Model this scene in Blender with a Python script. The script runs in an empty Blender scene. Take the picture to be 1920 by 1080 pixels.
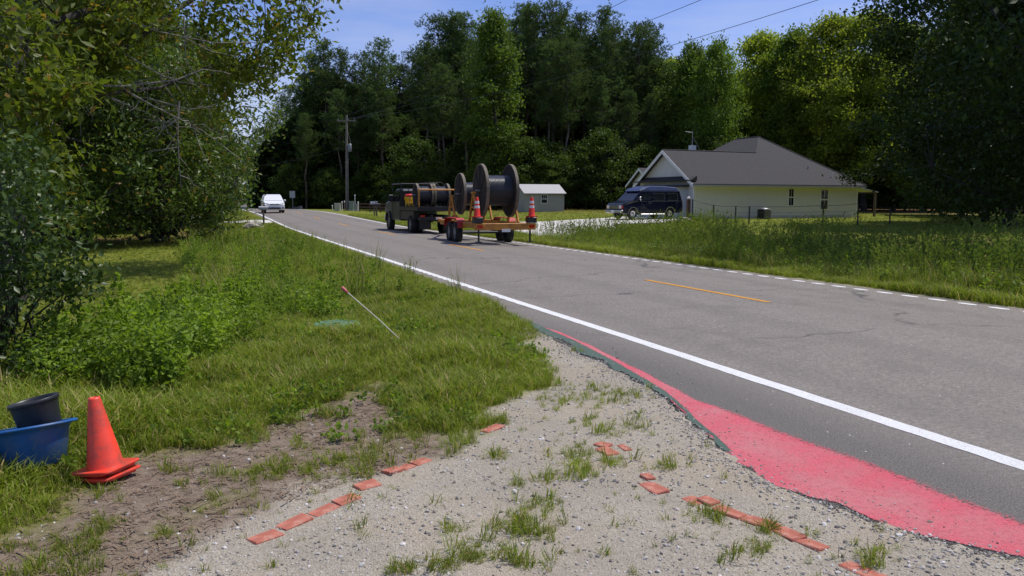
import bpy, math, random
import numpy as np
from mathutils import Vector, Matrix

# ------------------------------------------------------------------ camera, sky, sun, exposure
SC = bpy.context.scene
YAW = math.radians(21.438); PITCH = math.radians(6.408); CAMZ = 1.70; FPX = 1478.0
cam_data = bpy.data.cameras.new('camera'); cam = bpy.data.objects.new('camera', cam_data)
SC.collection.objects.link(cam); SC.camera = cam
cam_data.sensor_width = 36.0; cam_data.lens = FPX / 1920 * 36.0
cam_data.clip_start = 0.05; cam_data.clip_end = 3000
cam.location = (0, 0, CAMZ); cam.rotation_euler = (math.pi / 2 - PITCH, 0, -YAW)

SUN_EL = math.radians(63); SUN_AZ = math.radians(88)      # azimuth clockwise from the road direction (+Y)
world = bpy.data.worlds.new('World'); SC.world = world; world.use_nodes = True
wn = world.node_tree.nodes; wl = world.node_tree.links; wn.clear()
w_out = wn.new('ShaderNodeOutputWorld'); w_bg = wn.new('ShaderNodeBackground')
w_sky = wn.new('ShaderNodeTexSky'); w_sky.sky_type = 'NISHITA'; w_sky.sun_disc = False
w_sky.sun_elevation = SUN_EL; w_sky.sun_rotation = SUN_AZ
w_sky.air_density = 1.0; w_sky.dust_density = 0.35; w_sky.ozone_density = 3.2
w_tc = wn.new('ShaderNodeTexCoord'); w_map = wn.new('ShaderNodeMapping'); w_map.inputs['Scale'].default_value = (1.0, 1.0, 6.0)
w_map.inputs['Rotation'].default_value = (0.12, 0.05, 0.3)
w_no = wn.new('ShaderNodeTexNoise'); w_no.inputs['Scale'].default_value = 1.7; w_no.inputs['Detail'].default_value = 8; w_no.inputs['Roughness'].default_value = 0.58
w_rmp = wn.new('ShaderNodeValToRGB'); w_rmp.color_ramp.elements[0].position = 0.42; w_rmp.color_ramp.elements[1].position = 0.74
w_rmp.color_ramp.elements[1].color = (0.55, 0.55, 0.55, 1)
w_mix = wn.new('ShaderNodeMix'); w_mix.data_type = 'RGBA'; w_mix.inputs['B'].default_value = (6.6, 7.0, 8.4, 1)
w_tint = wn.new('ShaderNodeMix'); w_tint.data_type = 'RGBA'; w_tint.blend_type = 'MULTIPLY'; w_tint.inputs['Factor'].default_value = 1.0
w_tint.inputs['B'].default_value = (1.0, 0.99, 1.36, 1)
wl.new(w_tc.outputs['Generated'], w_map.inputs['Vector']); wl.new(w_map.outputs['Vector'], w_no.inputs['Vector'])
wl.new(w_no.outputs['Fac'], w_rmp.inputs['Fac']); wl.new(w_rmp.outputs['Color'], w_mix.inputs['Factor'])
wl.new(w_sky.outputs['Color'], w_tint.inputs['A']); wl.new(w_tint.outputs['Result'], w_mix.inputs['A'])
wl.new(w_mix.outputs['Result'], w_bg.inputs['Color']); wl.new(w_bg.outputs['Background'], w_out.inputs['Surface'])
w_bg.inputs['Strength'].default_value = 0.105

sun_data = bpy.data.lights.new('sun', 'SUN'); sun = bpy.data.objects.new('sun', sun_data); SC.collection.objects.link(sun)
sun_data.energy = 4.2; sun_data.angle = math.radians(0.53); sun_data.color = (1.0, 0.955, 0.89)
sdir = Vector((math.sin(SUN_AZ) * math.cos(SUN_EL), math.cos(SUN_AZ) * math.cos(SUN_EL), math.sin(SUN_EL)))
sun.rotation_euler = sdir.to_track_quat('Z', 'Y').to_euler(); sun.location = sdir * 60

vs = SC.view_settings; vs.view_transform = 'Standard'; vs.look = 'None'; vs.exposure = 0.0; vs.gamma = 1.0; vs.use_curve_mapping = False
SC.render.engine = 'CYCLES'; SC.cycles.use_denoising = True
SC.cycles.max_bounces = 5; SC.cycles.diffuse_bounces = 3; SC.cycles.glossy_bounces = 2; SC.cycles.transmission_bounces = 2; SC.cycles.transparent_max_bounces = 6
SC.cycles.caustics_reflective = False; SC.cycles.caustics_refractive = False

# ------------------------------------------------------------------ helpers
RNG = np.random.default_rng(7); random.seed(7)
SY, CY = math.sin(YAW), math.cos(YAW)
def XY(px, d):
    """plan position of a thing seen in column px (1920 wide) at d metres in front of the camera"""
    c = (px - 960) / FPX * d
    return (d * SY + c * CY, d * CY - c * SY)
def CD(c, d): return (d * SY + c * CY, d * CY - c * SY)
_f = np.array([SY * math.cos(PITCH), CY * math.cos(PITCH), -math.sin(PITCH)]); _r = np.array([CY, -SY, 0.0]); _u = np.cross(_r, _f)
def G(px, py, z=0.0):
    d = _f + _r * (px - 960) / FPX - _u * (py - 540) / FPX
    t = (z - CAMZ) / d[2]; return (d[0] * t, d[1] * t)
def AT(px, py, dep):
    d = _f + _r * (px - 960) / FPX - _u * (py - 540) / FPX
    return np.array([0, 0, CAMZ]) + d * dep

def sstep(a, b, x):
    t = np.clip((np.asarray(x, float) - a) / (b - a), 0, 1); return t * t * (3 - 2 * t)
def vnoise(x, y, s, seed=0):
    """cheap smooth value noise, vectorised"""
    x = np.asarray(x, float) / s + 1000; y = np.asarray(y, float) / s + 1000
    xi = np.floor(x).astype(np.int64); yi = np.floor(y).astype(np.int64); fx = x - xi; fy = y - yi
    fx = fx * fx * (3 - 2 * fx); fy = fy * fy * (3 - 2 * fy)
    def h(a, b):
        n = (a * 374761393 + b * 668265263 + seed * 974711) & 0x7fffffff
        n = ((n ^ (n >> 13)) * 1274126177) & 0x7fffffff
        return ((n ^ (n >> 16)) & 0xffff) / 65535.0
    return (h(xi, yi) * (1 - fx) + h(xi + 1, yi) * fx) * (1 - fy) + (h(xi, yi + 1) * (1 - fx) + h(xi + 1, yi + 1) * fx) * fy
def poly_sd(x, y, P):
    """signed distance to polygon, positive inside"""
    x = np.asarray(x, float); y = np.asarray(y, float); P = np.asarray(P, float)
    ins = np.zeros(x.shape, bool); dm = np.full(x.shape, 1e9)
    n = len(P)
    for i in range(n):
        x0, y0 = P[i]; x1, y1 = P[(i + 1) % n]
        c = ((y0 > y) != (y1 > y)) & (x < (x1 - x0) * (y - y0) / ((y1 - y0) if y1 != y0 else 1e-9) + x0); ins ^= c
        ex, ey = x1 - x0, y1 - y0; t = np.clip(((x - x0) * ex + (y - y0) * ey) / (ex * ex + ey * ey + 1e-12), 0, 1)
        dm = np.minimum(dm, np.hypot(x - x0 - t * ex, y - y0 - t * ey))
    return np.where(ins, dm, -dm)

def tag(o, label=None, cat=None, group=None, kind=None):
    if label: o['label'] = label
    if cat: o['category'] = cat
    if group: o['group'] = group
    if kind: o['kind'] = kind
    return o
def link(o, parent=None):
    SC.collection.objects.link(o)
    if parent is not None: o.parent = parent
    return o
def empty(name, loc=(0, 0, 0), rz=0.0, label=None, cat=None, group=None):
    o = bpy.data.objects.new(name, None); o.empty_display_size = 0.2; link(o); o.location = loc; o.rotation_euler = (0, 0, rz)
    return tag(o, label, cat, group)
def np_mesh(name, V, F=None, tris=None, quads=None, smooth=False):
    me = bpy.data.meshes.new(name)
    V = np.asarray(V, np.float32)
    if F is not None:
        me.from_pydata(V.tolist(), [], F)
    else:
        A = tris if tris is not None else quads; A = np.asarray(A, np.int32); k = A.shape[1]
        me.vertices.add(len(V)); me.vertices.foreach_set('co', V.ravel())
        me.loops.add(A.size); me.loops.foreach_set('vertex_index', A.ravel())
        me.polygons.add(len(A)); me.polygons.foreach_set('loop_start', np.arange(len(A), dtype=np.int32) * k)
        me.polygons.foreach_set('loop_total', np.full(len(A), k, np.int32))
        me.update(calc_edges=True)
    if smooth: me.polygons.foreach_set('use_smooth', np.ones(len(me.polygons), bool))
    me.validate(); return me
def mobj(name, me, mat, parent=None):
    o = bpy.data.objects.new(name, me)
    if mat is not None and len(me.materials) == 0: me.materials.append(mat)
    return link(o, parent)

class MB:
    def __init__(s): s.v = []; s.f = []; s.sm = []
    def add(s, V, F, smooth=False, M=None):
        n = len(s.v)
        for p in V:
            p = Vector(p)
            s.v.append(tuple(M @ p) if M is not None else tuple(p))
        for f in F: s.f.append([i + n for i in f]); s.sm.append(smooth)
        return s
    def box(s, a, b, M=None, ch=0.0):
        x0, y0, z0 = a; x1, y1, z1 = b
        if ch <= 0:
            V = [(x0,y0,z0),(x1,y0,z0),(x1,y1,z0),(x0,y1,z0),(x0,y0,z1),(x1,y0,z1),(x1,y1,z1),(x0,y1,z1)]
            F = [(3,2,1,0),(4,5,6,7),(0,1,5,4),(1,2,6,5),(2,3,7,6),(3,0,4,7)]
            return s.add(V, F, False, M)
        c = ch; V = []
        for (z, i) in ((z0, c), (z0 + c, 0), (z1 - c, 0), (z1, c)):
            V += [(x0+i+ (0 if i else c),y0+i,z),(x1-i-(0 if i else c),y0+i,z),(x1-i,y0+i+(0 if i else c),z),(x1-i,y1-i-(0 if i else c),z),
                  (x1-i-(0 if i else c),y1-i,z),(x0+i+(0 if i else c),y1-i,z),(x0+i,y1-i-(0 if i else c),z),(x0+i,y0+i+(0 if i else c),z)]
        F = [tuple(range(7, -1, -1)), tuple(range(24, 32))]
        for r in range(3):
            for k in range(8): F.append((r*8+k, r*8+(k+1) % 8, r*8+8+(k+1) % 8, r*8+8+k))
        return s.add(V, F, False, M)
    def tube(s, pts, rad, n=8, caps=True, smooth=True, M=None):
        pts = [Vector(p) for p in pts]; m = len(pts)
        if not hasattr(rad, '__len__'): rad = [rad] * m
        V = []; F = []; up = None
        for i in range(m):
            t = (pts[min(i + 1, m - 1)] - pts[max(i - 1, 0)])
            if t.length < 1e-9: t = Vector((0, 0, 1))
            t.normalize()
            if up is None: up = Vector((1, 0, 0)) if abs(t.x) < 0.8 else Vector((0, 1, 0))
            a = (up - t * up.dot(t)).normalized(); b = t.cross(a); up = a
            for k in range(n):
                an = 2 * math.pi * k / n
                V.append(pts[i] + (a * math.cos(an) + b * math.sin(an)) * rad[i])
        for i in range(m - 1):
            for k in range(n): F.append((i*n+k, i*n+(k+1) % n, (i+1)*n+(k+1) % n, (i+1)*n+k))
        s.add(V, F, smooth, M)
        if caps:
            s.add(V[:n], [tuple(range(n - 1, -1, -1))], False, M); s.add(V[-n:], [tuple(range(n))], False, M)
        return s
    def lathe(s, prof, n=24, M=None, smooth=True, ribs=None):
        """prof: (r,z) list, outside first; closed on axis where r==0"""
        V = []; F = []
        for (r, z) in prof:
            for k in range(n):
                a = 2 * math.pi * k / n; rr = r * (ribs(k, z) if ribs else 1)
                V.append((rr * math.cos(a), rr * math.sin(a), z))
        for i in range(len(prof) - 1):
            for k in range(n): F.append((i*n+k, i*n+(k+1) % n, (i+1)*n+(k+1) % n, (i+1)*n+k))
        return s.add(V, F, smooth, M)
    def cyl(s, a, b, r, n=16, M=None): return s.tube([a, b], r, n, True, True, M)
    def prism(s, poly, h0, h1, axis='z', M=None):
        """poly 2-D, extruded along axis between h0 and h1"""
        n = len(poly); V = []
        for h in (h0, h1):
            for (a, b) in poly:
                V.append((a, b, h) if axis == 'z' else ((h, a, b) if axis == 'x' else (a, h, b)))
        F = [tuple(range(n - 1, -1, -1)), tuple(range(n, 2 * n))] + [(i, (i + 1) % n, n + (i + 1) % n, n + i) for i in range(n)]
        return s.add(V, F, False, M)
    def build(s, name, mat, parent=None, bevel=0.0):
        me = bpy.data.meshes.new(name); me.from_pydata(s.v, [], s.f)
        me.polygons.foreach_set('use_smooth', s.sm); me.update()
        o = mobj(name, me, mat, parent)
        if bevel > 0:
            m = o.modifiers.new('bevel', 'BEVEL'); m.width = bevel; m.segments = 2; m.limit_method = 'ANGLE'; m.angle_limit = math.radians(35)
        return o
def copy_tree(o, parent=None):
    c = o.copy(); SC.collection.objects.link(c); c.parent = parent
    for ch in o.children: copy_tree(ch, c)
    return c

# ------------------------------------------------------------------ materials
def nt(name):
    m = bpy.data.materials.new(name); m.use_nodes = True
    n = m.node_tree.nodes; b = n['Principled BSDF']
    return m, n, m.node_tree.links, b
def rgba(c): return (c[0], c[1], c[2], 1)
def mixc(n, l, fac, a, b, blend='MIX'):
    m = n.new('ShaderNodeMix'); m.data_type = 'RGBA'; m.blend_type = blend
    for sock, v in (('Factor', fac), ('A', a), ('B', b)):
        if hasattr(v, 'links'): l.new(v, m.inputs[sock])
        elif sock == 'Factor': m.inputs[sock].default_value = v
        else: m.inputs[sock].default_value = rgba(v)
    return m.outputs['Result']
def noise(n, l, scale, detail=4, rough=0.55, vec=None, dist=0.0):
    t = n.new('ShaderNodeTexNoise'); t.inputs['Scale'].default_value = scale; t.inputs['Detail'].default_value = detail
    t.inputs['Roughness'].default_value = rough; t.inputs['Distortion'].default_value = dist
    if vec is None:
        g = n.new('ShaderNodeNewGeometry'); vec = g.outputs['Position']
    l.new(vec, t.inputs['Vector']); return t.outputs['Fac']
def ramp(n, l, fac, stops):
    r = n.new('ShaderNodeValToRGB'); e = r.color_ramp.elements
    while len(e) < len(stops): e.new(0.5)
    for k, (p, c) in enumerate(stops):
        e[k].position = p; e[k].color = rgba(c) if hasattr(c, '__len__') else (c, c, c, 1)
    l.new(fac, r.inputs['Fac']); return r.outputs['Color']
def bump(n, l, b, h, strength=0.3, dist=0.02):
    k = n.new('ShaderNodeBump'); k.inputs['Strength'].default_value = strength; k.inputs['Distance'].default_value = dist
    l.new(h, k.inputs['Height']); l.new(k.outputs['Normal'], b.inputs['Normal'])
def objvec(n):
    return n.new('ShaderNodeTexCoord').outputs['Object']
def simple(name, col, rough=0.6, metal=0.0, var=0.18, scale=6.0, bmp=0.0, spec=0.5, coat=0.0, dirt=None, dth=0.52):
    """plain coloured surface with uneven tone and a little wear"""
    m, n, l, b = nt(name); v = objvec(n)
    f = noise(n, l, scale, 6, 0.6, v); c = mixc(n, l, ramp(n, l, f, [(0.3, 0), (0.7, 1)]), [x * (1 - var) for x in col], [min(1, x * (1 + var)) for x in col])
    if dirt:
        f2 = noise(n, l, scale * 0.7, 8, 0.7, v); c = mixc(n, l, ramp(n, l, f2, [(dth, 0), (dth + .18, dirt[3])]), c, dirt[:3])
    l.new(c, b.inputs['Base Color']); b.inputs['Roughness'].default_value = rough; b.inputs['Metallic'].default_value = metal
    b.inputs['Specular IOR Level'].default_value = spec; b.inputs['Coat Weight'].default_value = coat
    if bmp: bump(n, l, b, noise(n, l, scale * 8, 4, 0.6, v), bmp, 0.01)
    return m
def leafmat(name, c1, c2, trans=0.35, rough=0.5, spec=0.35, yellow=None, tcol=1.6):
    """leaf: per-leaf colour between c1 and c2, some light shining through"""
    m, n, l, b = nt(name)
    g = n.new('ShaderNodeNewGeometry'); oi = n.new('ShaderNodeObjectInfo')
    c = mixc(n, l, g.outputs['Random Per Island'], c1, c2)
    big = noise(n, l, 0.55, 3, 0.5); c = mixc(n, l, ramp(n, l, big, [(0.35, 0.0), (0.7, 0.55)]), c, [x * 1.5 for x in c2])
    if yellow:
        sp = n.new('ShaderNodeMath'); sp.operation = 'GREATER_THAN'; sp.inputs[1].default_value = yellow[3]
        l.new(g.outputs['Random Per Island'], sp.inputs[0]); c = mixc(n, l, sp.outputs[0], c, yellow[:3])
    hs = n.new('ShaderNodeHueSaturation'); mr = n.new('ShaderNodeMapRange'); mr.inputs['To Min'].default_value = 0.78; mr.inputs['To Max'].default_value = 1.22
    l.new(oi.outputs['Random'], mr.inputs['Value']); l.new(mr.outputs['Result'], hs.inputs['Value']); l.new(c, hs.inputs['Color']); c = hs.outputs['Color']
    l.new(c, b.inputs['Base Color']); b.inputs['Roughness'].default_value = rough; b.inputs['Specular IOR Level'].default_value = spec
    tr = n.new('ShaderNodeBsdfTranslucent'); tc = mixc(n, l, 1.0, c, (tcol, tcol * 1.05, tcol * 0.55), 'MULTIPLY'); l.new(tc, tr.inputs['Color'])
    mx = n.new('ShaderNodeMixShader'); mx.inputs[0].default_value = trans
    out = n['Material Output']; l.new(b.outputs[0], mx.inputs[1]); l.new(tr.outputs[0], mx.inputs[2]); l.new(mx.outputs[0], out.inputs['Surface'])
    return m
def barkmat(name, c1, c2):
    m, n, l, b = nt(name)
    mp = n.new('ShaderNodeMapping'); mp.inputs['Scale'].default_value = (1, 1, 0.25); l.new(objvec(n), mp.inputs['Vector'])
    f = noise(n, l, 9, 8, 0.7, mp.outputs['Vector']); l.new(ramp(n, l, f, [(0.35, c1), (0.68, c2)]), b.inputs['Base Color'])
    b.inputs['Roughness'].default_value = 0.9; bump(n, l, b, f, 0.9, 0.05); return m

M = {}
M['white'] = simple('white_paint', (0.78, 0.78, 0.76), 0.5, var=0.05)
M['cream'] = simple('cream_siding', (0.69, 0.67, 0.62), 0.7, var=0.04, scale=1.5)
M['trim'] = simple('white_trim', (0.74, 0.73, 0.69), 0.55, var=0.04)
M['shingle'] = simple('grey_shingle', (0.043, 0.040, 0.040), 0.92, var=0.3, scale=9, bmp=0.6)
M['glass_dark'] = simple('dark_glass', (0.012, 0.014, 0.016), 0.06, var=0.1, spec=0.7)
M['black_metal'] = simple('black_metal', (0.018, 0.018, 0.019), 0.45, var=0.25)
M['rubber'] = simple('tyre_rubber', (0.02, 0.02, 0.021), 0.85, var=0.3, scale=12, bmp=0.3)
M['chrome'] = simple('bright_metal', (0.62, 0.62, 0.62), 0.28, metal=1.0, var=0.1)
M['steel'] = simple('grey_steel', (0.32, 0.33, 0.34), 0.5, metal=0.6, var=0.2)
M['wood'] = simple('weathered_wood', (0.19, 0.145, 0.10), 0.9, var=0.35, scale=14, bmp=0.5)
M['pole_wood'] = simple('pole_wood', (0.25, 0.215, 0.175), 0.9, var=0.3, scale=7, bmp=0.5)
M['concrete'] = simple('concrete', (0.60, 0.57, 0.52), 0.9, var=0.14, scale=1.2, bmp=0.3, dirt=(0.3, 0.27, 0.22, 0.5))
M['tan_box'] = simple('tan_cabinet', (0.48, 0.47, 0.40), 0.5, var=0.08)
M['green_box'] = simple('grey_green_cabinet', (0.26, 0.32, 0.27), 0.5, var=0.08)
M['orange'] = simple('orange_cone_plastic', (0.86, 0.062, 0.028), 0.45, var=0.14, scale=9, dirt=(0.30, 0.07, 0.045, 0.8), dth=0.45)
M['red_plastic'] = simple('red_cone_plastic', (0.72, 0.035, 0.02), 0.45, var=0.1)
M['collar'] = simple('reflective_collar', (0.72, 0.72, 0.72), 0.35, var=0.05)
M['rust_orange'] = simple('orange_frame_paint', (0.52, 0.22, 0.03), 0.55, var=0.3, scale=5, dirt=(0.16, 0.06, 0.025, 0.8))
M['yellow_paint'] = simple('yellow_plastic', (0.75, 0.45, 0.02), 0.4, var=0.1)
M['red_paint'] = simple('red_fender_paint', (0.45, 0.025, 0.02), 0.4, var=0.15)
M['lamp_red'] = simple('red_lens', (0.5, 0.012, 0.01), 0.15, var=0.05)
M['brick'] = simple('red_brick', (0.44, 0.14, 0.09), 0.9, var=0.28, scale=13, bmp=0.7, dirt=(0.46, 0.34, 0.26, 0.85))
M['blue_tub'] = simple('blue_plastic', (0.01, 0.095, 0.30), 0.45, var=0.15, scale=7, dirt=(0.10, 0.14, 0.19, 0.7), dth=0.46)
M['black_pot'] = simple('black_pot_plastic', (0.022, 0.024, 0.028), 0.42, var=0.3)
M['lid_green'] = simple('green_lid', (0.07, 0.185, 0.115), 0.75, var=0.35, scale=11, bmp=0.3, dirt=(0.16, 0.13, 0.09, 0.6))
M['rod'] = simple('white_rod', (0.62, 0.58, 0.48), 0.6, var=0.08)
M['pink'] = simple('pink_flagging', (0.55, 0.13, 0.13), 0.6, var=0.2)
M['van_blue'] = simple('midnight_blue_paint', (0.006, 0.008, 0.022), 0.22, var=0.1, coat=0.3)
M['van_roof'] = simple('lighter_blue_paint', (0.05, 0.07, 0.16), 0.35, var=0.2, scale=2)  # raised roof in a lighter, uneven blue than the body
M['truck_paint'] = simple('dark_olive_paint', (0.03, 0.033, 0.032), 0.3, var=0.15, coat=0.25)
M['car_white'] = simple('white_car_paint', (0.78, 0.79, 0.80), 0.22, var=0.03, coat=0.4)
M['car_grey'] = simple('dark_car_paint', (0.03, 0.035, 0.045), 0.25, var=0.1, coat=0.4)
M['headlamp'] = simple('clear_lens', (0.62, 0.62, 0.58), 0.1, var=0.05)
M['amber'] = simple('amber_lens', (0.6, 0.25, 0.03), 0.15, var=0.05)
M['cable'] = simple('black_cable', (0.028, 0.03, 0.036), 0.36, var=0.2)
M['reel'] = simple('dark_reel_wood', (0.032, 0.026, 0.022), 0.85, var=0.3, scale=5, bmp=0.4)
M['reel_rim'] = simple('pale_reel_rim', (0.16, 0.135, 0.10), 0.8, var=0.3, scale=5)
M['shed'] = simple('grey_shed_siding', (0.36, 0.36, 0.315), 0.7, var=0.06)
M['shed_roof'] = simple('pale_metal_roof', (0.34, 0.33, 0.33), 0.55, var=0.1)
M['metal_roof'] = simple('white_metal_roof', (0.62, 0.63, 0.64), 0.5, var=0.07)
M['tarp'] = simple('blue_tarp', (0.02, 0.06, 0.22), 0.6, var=0.2)
M['brown_fence'] = simple('brown_fence_paint', (0.10, 0.05, 0.035), 0.8, var=0.25)
M['sign_back'] = simple('sign_metal', (0.50, 0.51, 0.49), 0.5, var=0.08)
M['bark'] = barkmat('hardwood_bark', (0.02, 0.017, 0.014), (0.075, 0.066, 0.055))
M['pine_bark'] = barkmat('pine_bark', (0.07, 0.052, 0.04), (0.24, 0.185, 0.145))
M['dead_wood'] = barkmat('dead_wood', (0.16, 0.14, 0.12), (0.40, 0.37, 0.33))
M['pine_leaf'] = leafmat('pine_needles', (0.050, 0.085, 0.030), (0.095, 0.14, 0.042), 0.28, 0.7, 0.08)
M['hard_leaf'] = leafmat('hardwood_leaves', (0.06, 0.105, 0.018), (0.125, 0.185, 0.026), 0.38, 0.55, 0.18)
M['shade_leaf'] = leafmat('shade_darkened_leaves', (0.030, 0.055, 0.011), (0.065, 0.10, 0.017), 0.32, 0.55, 0.15)  # hardwood leaves darkened: the shade at the wood edge is in the colour
M['lime_leaf'] = leafmat('light_green_leaves', (0.12, 0.165, 0.02), (0.22, 0.26, 0.03), 0.42, 0.55, 0.18)
M['deep_shade_leaf'] = leafmat('deep_shade_leaves', (0.016, 0.030, 0.009), (0.038, 0.062, 0.013), 0.22, 0.55, 0.15)  # deep canopy shade and backlighting put into the leaf colour by lower albedo
M['mag_leaf'] = leafmat('magnolia_leaves', (0.038, 0.068, 0.014), (0.085, 0.125, 0.022), 0.30, 0.42, 0.3, yellow=(0.17, 0.12, 0.025, 0.93))
M['sunlit_leaf'] = leafmat('sunlit_olive_leaves', (0.045, 0.075, 0.010), (0.12, 0.145, 0.018), 0.40, 0.45, 0.25, yellow=(0.20, 0.13, 0.03, 0.93))  # sunshine on the overhanging crown put into its lighter leaf colour
M['holly_leaf'] = leafmat('holly_leaves', (0.02, 0.038, 0.008), (0.045, 0.074, 0.013), 0.2, 0.4, 0.25)
M['weed_leaf'] = leafmat('weed_leaves', (0.085, 0.15, 0.014), (0.18, 0.25, 0.025), 0.40, 0.55, 0.2)
M['grass'] = leafmat('grass_blades', (0.085, 0.13, 0.012), (0.185, 0.23, 0.024), 0.35, 0.55, 0.18, yellow=(0.36, 0.29, 0.12, 0.94))
M['tall_grass'] = leafmat('tall_weed_blades', (0.075, 0.12, 0.015), (0.17, 0.21, 0.04), 0.35, 0.55, 0.2, yellow=(0.34, 0.27, 0.13, 0.92))
M['pebble'] = None
# ------------------------------------------------------------------ terrain
def road_rise(Y): return 0.45 * sstep(42, 85, Y)
def road_left(Y):
    """left edge of the asphalt, bulging towards the drive near the camera"""
    ys = [-40, -6, 0, 1.6, 2.44, 2.76, 3.44, 4.22, 5.0, 5.91, 7.2, 9.5, 10.6, 12.5, 16, 24, 48, 700]
    xs = [4.3, 4.2, 4.0, 3.75, 3.57, 3.34, 3.14, 3.20, 3.42, 3.68, 3.84, 4.02, 4.12, 4.25, 4.38, 4.45, 4.5, 4.5]
    return np.interp(Y, ys, xs)
def edge_noise(Y): return 0.09 * (vnoise(Y, 0 * Y, 0.33, 11) - .5) + 0.055 * (vnoise(Y, 0 * Y, 0.11, 12) - .5)
def road_z(X, Y): return road_rise(Y) + 0.075 * np.clip(1 - np.abs(np.asarray(X) - 8.22) / 3.4, 0, 1)
DRIVE = [G(1000, 444, .1), G(1110, 438, .1), G(1192, 438, .12), G(1176, 427, .14), G(1150, 421, .14), G(1235, 418, .2), G(1300, 411, .2), G(1250, 404, .2), G(1130, 412, .2), G(1010, 416, .15), G(930, 417, .1), G(905, 430, .06)]
def gz(X, Y):
    X = np.asarray(X, float); Y = np.asarray(Y, float)
    z = road_rise(Y) * np.ones_like(X)
    near = sstep(9.5, 16, Y)
    z = z - 0.34 * near * np.exp(-((X - 1.3) / 1.35) ** 2) * (1 - np.exp(-((Y - 57.5) / 3.5) ** 2))         # left swale, filled at the neighbour's drive
    z = z - 0.10 * near * sstep(0.5, -3, X)
    z = z - 0.45 * np.exp(-((X - 14.9) / 1.5) ** 2) * (1 - np.exp(-((Y - 38.0) / 6.0) ** 2)) * (1 - sstep(60, 80, Y))   # right ditch
    z = z + 0.22 * sstep(16, 32, X) * (1 - sstep(70, 90, Y))
    z = z + 0.03 * (vnoise(X, Y, 2.3, 1) - .5) * sstep(4, 9, np.hypot(X, Y)) + 0.018 * (vnoise(X, Y, 0.45, 2) - .5)
    el = road_left(Y) - X; er = X - 11.9; e_ = np.where(X < 8, el, er); k_ = sstep(.6, .12, e_)
    z = z * (1 - k_) + k_ * (road_rise(Y) + 0.013 + 0.007 * (Y < 5.2) + 0.014 * (vnoise(X, Y, 0.22, 71) - .5))
    z = np.where((X > road_left(Y) + .03) & (X < 8), np.minimum(z, road_rise(Y) - .03), z)
    inroad = (X > road_left(Y) + 0.12) & (X < 11.8)
    z = np.where(inroad, road_rise(Y) - 0.10, z - 0.012)
    return z
GRAVEL = [G(965, 752), G(890, 800), G(800, 842), G(700, 885), G(560, 925), G(430, 972), G(250, 1060), (-1.0, 2.6), (-2.4, 0.5), (-3, -8), (4.0, -8), (4.3, 0), (3.7, 2.4), (3.4, 3.4), (3.5, 4.2), (3.9, 6.0), (4.2, 9.6), G(985, 648), G(1015, 690)]
DIRT = [G(160, 905), G(330, 838), G(470, 812), G(610, 762), G(660, 735), G(715, 722), G(735, 745), G(745, 800), G(790, 838), G(700, 880), G(560, 920), G(430, 968), G(250, 1060), (-1.0, 2.6), (-2.6, 2.4), G(-60, 1010), G(90, 965)]
FARDRIVE = [CD(-24, 57.6), CD(-24, 60.4), (4.6, 60.2), (4.6, 55.5), (2.0, 56.6)]

def axis(segs):
    a = []
    for (lo, hi, st) in segs: a += list(np.arange(lo, hi, st))
    return np.array(a + [segs[-1][1]])
gx = axis([(-900, -200, 100), (-200, -40, 16), (-40, -8, 2), (-8, -3.5, .3), (-3.5, 5.0, .07), (5, 11, 1.0), (11, 20, .3), (20, 70, 2.0), (70, 200, 13), (200, 900, 100)])
gy = axis([(-900, -100, 100), (-100, -6, 10), (-6, 1.2, .4), (1.2, 13, .07), (13, 30, .4), (30, 110, 1.5), (110, 260, 10), (260, 1400, 114)])
XX, YY = np.meshgrid(gx, gy, indexing='xy')
ZZ = gz(XX, YY)
V = np.stack([XX.ravel(), YY.ravel(), ZZ.ravel()], 1); nx, ny = len(gx), len(gy)
ii = np.arange(nx * ny).reshape(ny, nx); Q = np.stack([ii[:-1, :-1].ravel(), ii[:-1, 1:].ravel(), ii[1:, 1:].ravel(), ii[1:, :-1].ravel()], 1)
gme = np_mesh('ground', V, quads=Q, smooth=True)
def attr(me, name, vals):
    a = me.attributes.new(name, 'FLOAT', 'POINT'); a.data.foreach_set('value', np.asarray(vals, np.float32).ravel())
xf, yf = V[:, 0], V[:, 1]
wob = (vnoise(xf, yf, 0.5, 5) - .5) * 0.45 + (vnoise(xf, yf, 0.16, 6) - .5) * 0.22
a_gravel = sstep(-0.14, 0.16, poly_sd(xf, yf, GRAVEL) + wob); a_dirt = sstep(-0.15, 0.25, poly_sd(xf, yf, DIRT) + wob); a_dirt = np.maximum(a_dirt, sstep(-.45, -.12, np.minimum(poly_sd(xf, yf, GRAVEL), poly_sd(xf, yf, DIRT))))
edge_strip = sstep(0.55, 0.1, np.abs(xf - road_left(yf) + 0.02)) * (xf < 6) * sstep(3, 5, yf) * 0.65
a_gravel = np.maximum(a_gravel, edge_strip * (yf < 30)); a_gravel = np.maximum(a_gravel, 0.8 * sstep(0.35, 0.05, np.abs(xf - 11.95)))
attr(gme, 'gravel', a_gravel); attr(gme, 'dirt', a_dirt)
attr(gme, 'litter', sstep(-1, 1.5, 3.6 - np.hypot(xf - XY(270, 37)[0], (yf - XY(270, 37)[1]) * 0.7) + 5 * (vnoise(xf, yf, 2, 9) - .5)) + 0.9 * sstep(70, 84, yf * CY + xf * SY) * (xf > 20) )
m, n, l, b = nt('ground_soil')
def A(nm):
    a = n.new('ShaderNodeAttribute'); a.attribute_name = nm; return a.outputs['Fac']
f1 = noise(n, l, 0.8, 6, 0.6); f2 = noise(n, l, 14, 6, 0.7); f3 = noise(n, l, 90, 3, 0.6)
grs = ramp(n, l, f1, [(0.3, (0.15, 0.18, 0.017)), (0.7, (0.22, 0.235, 0.028))])
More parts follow.
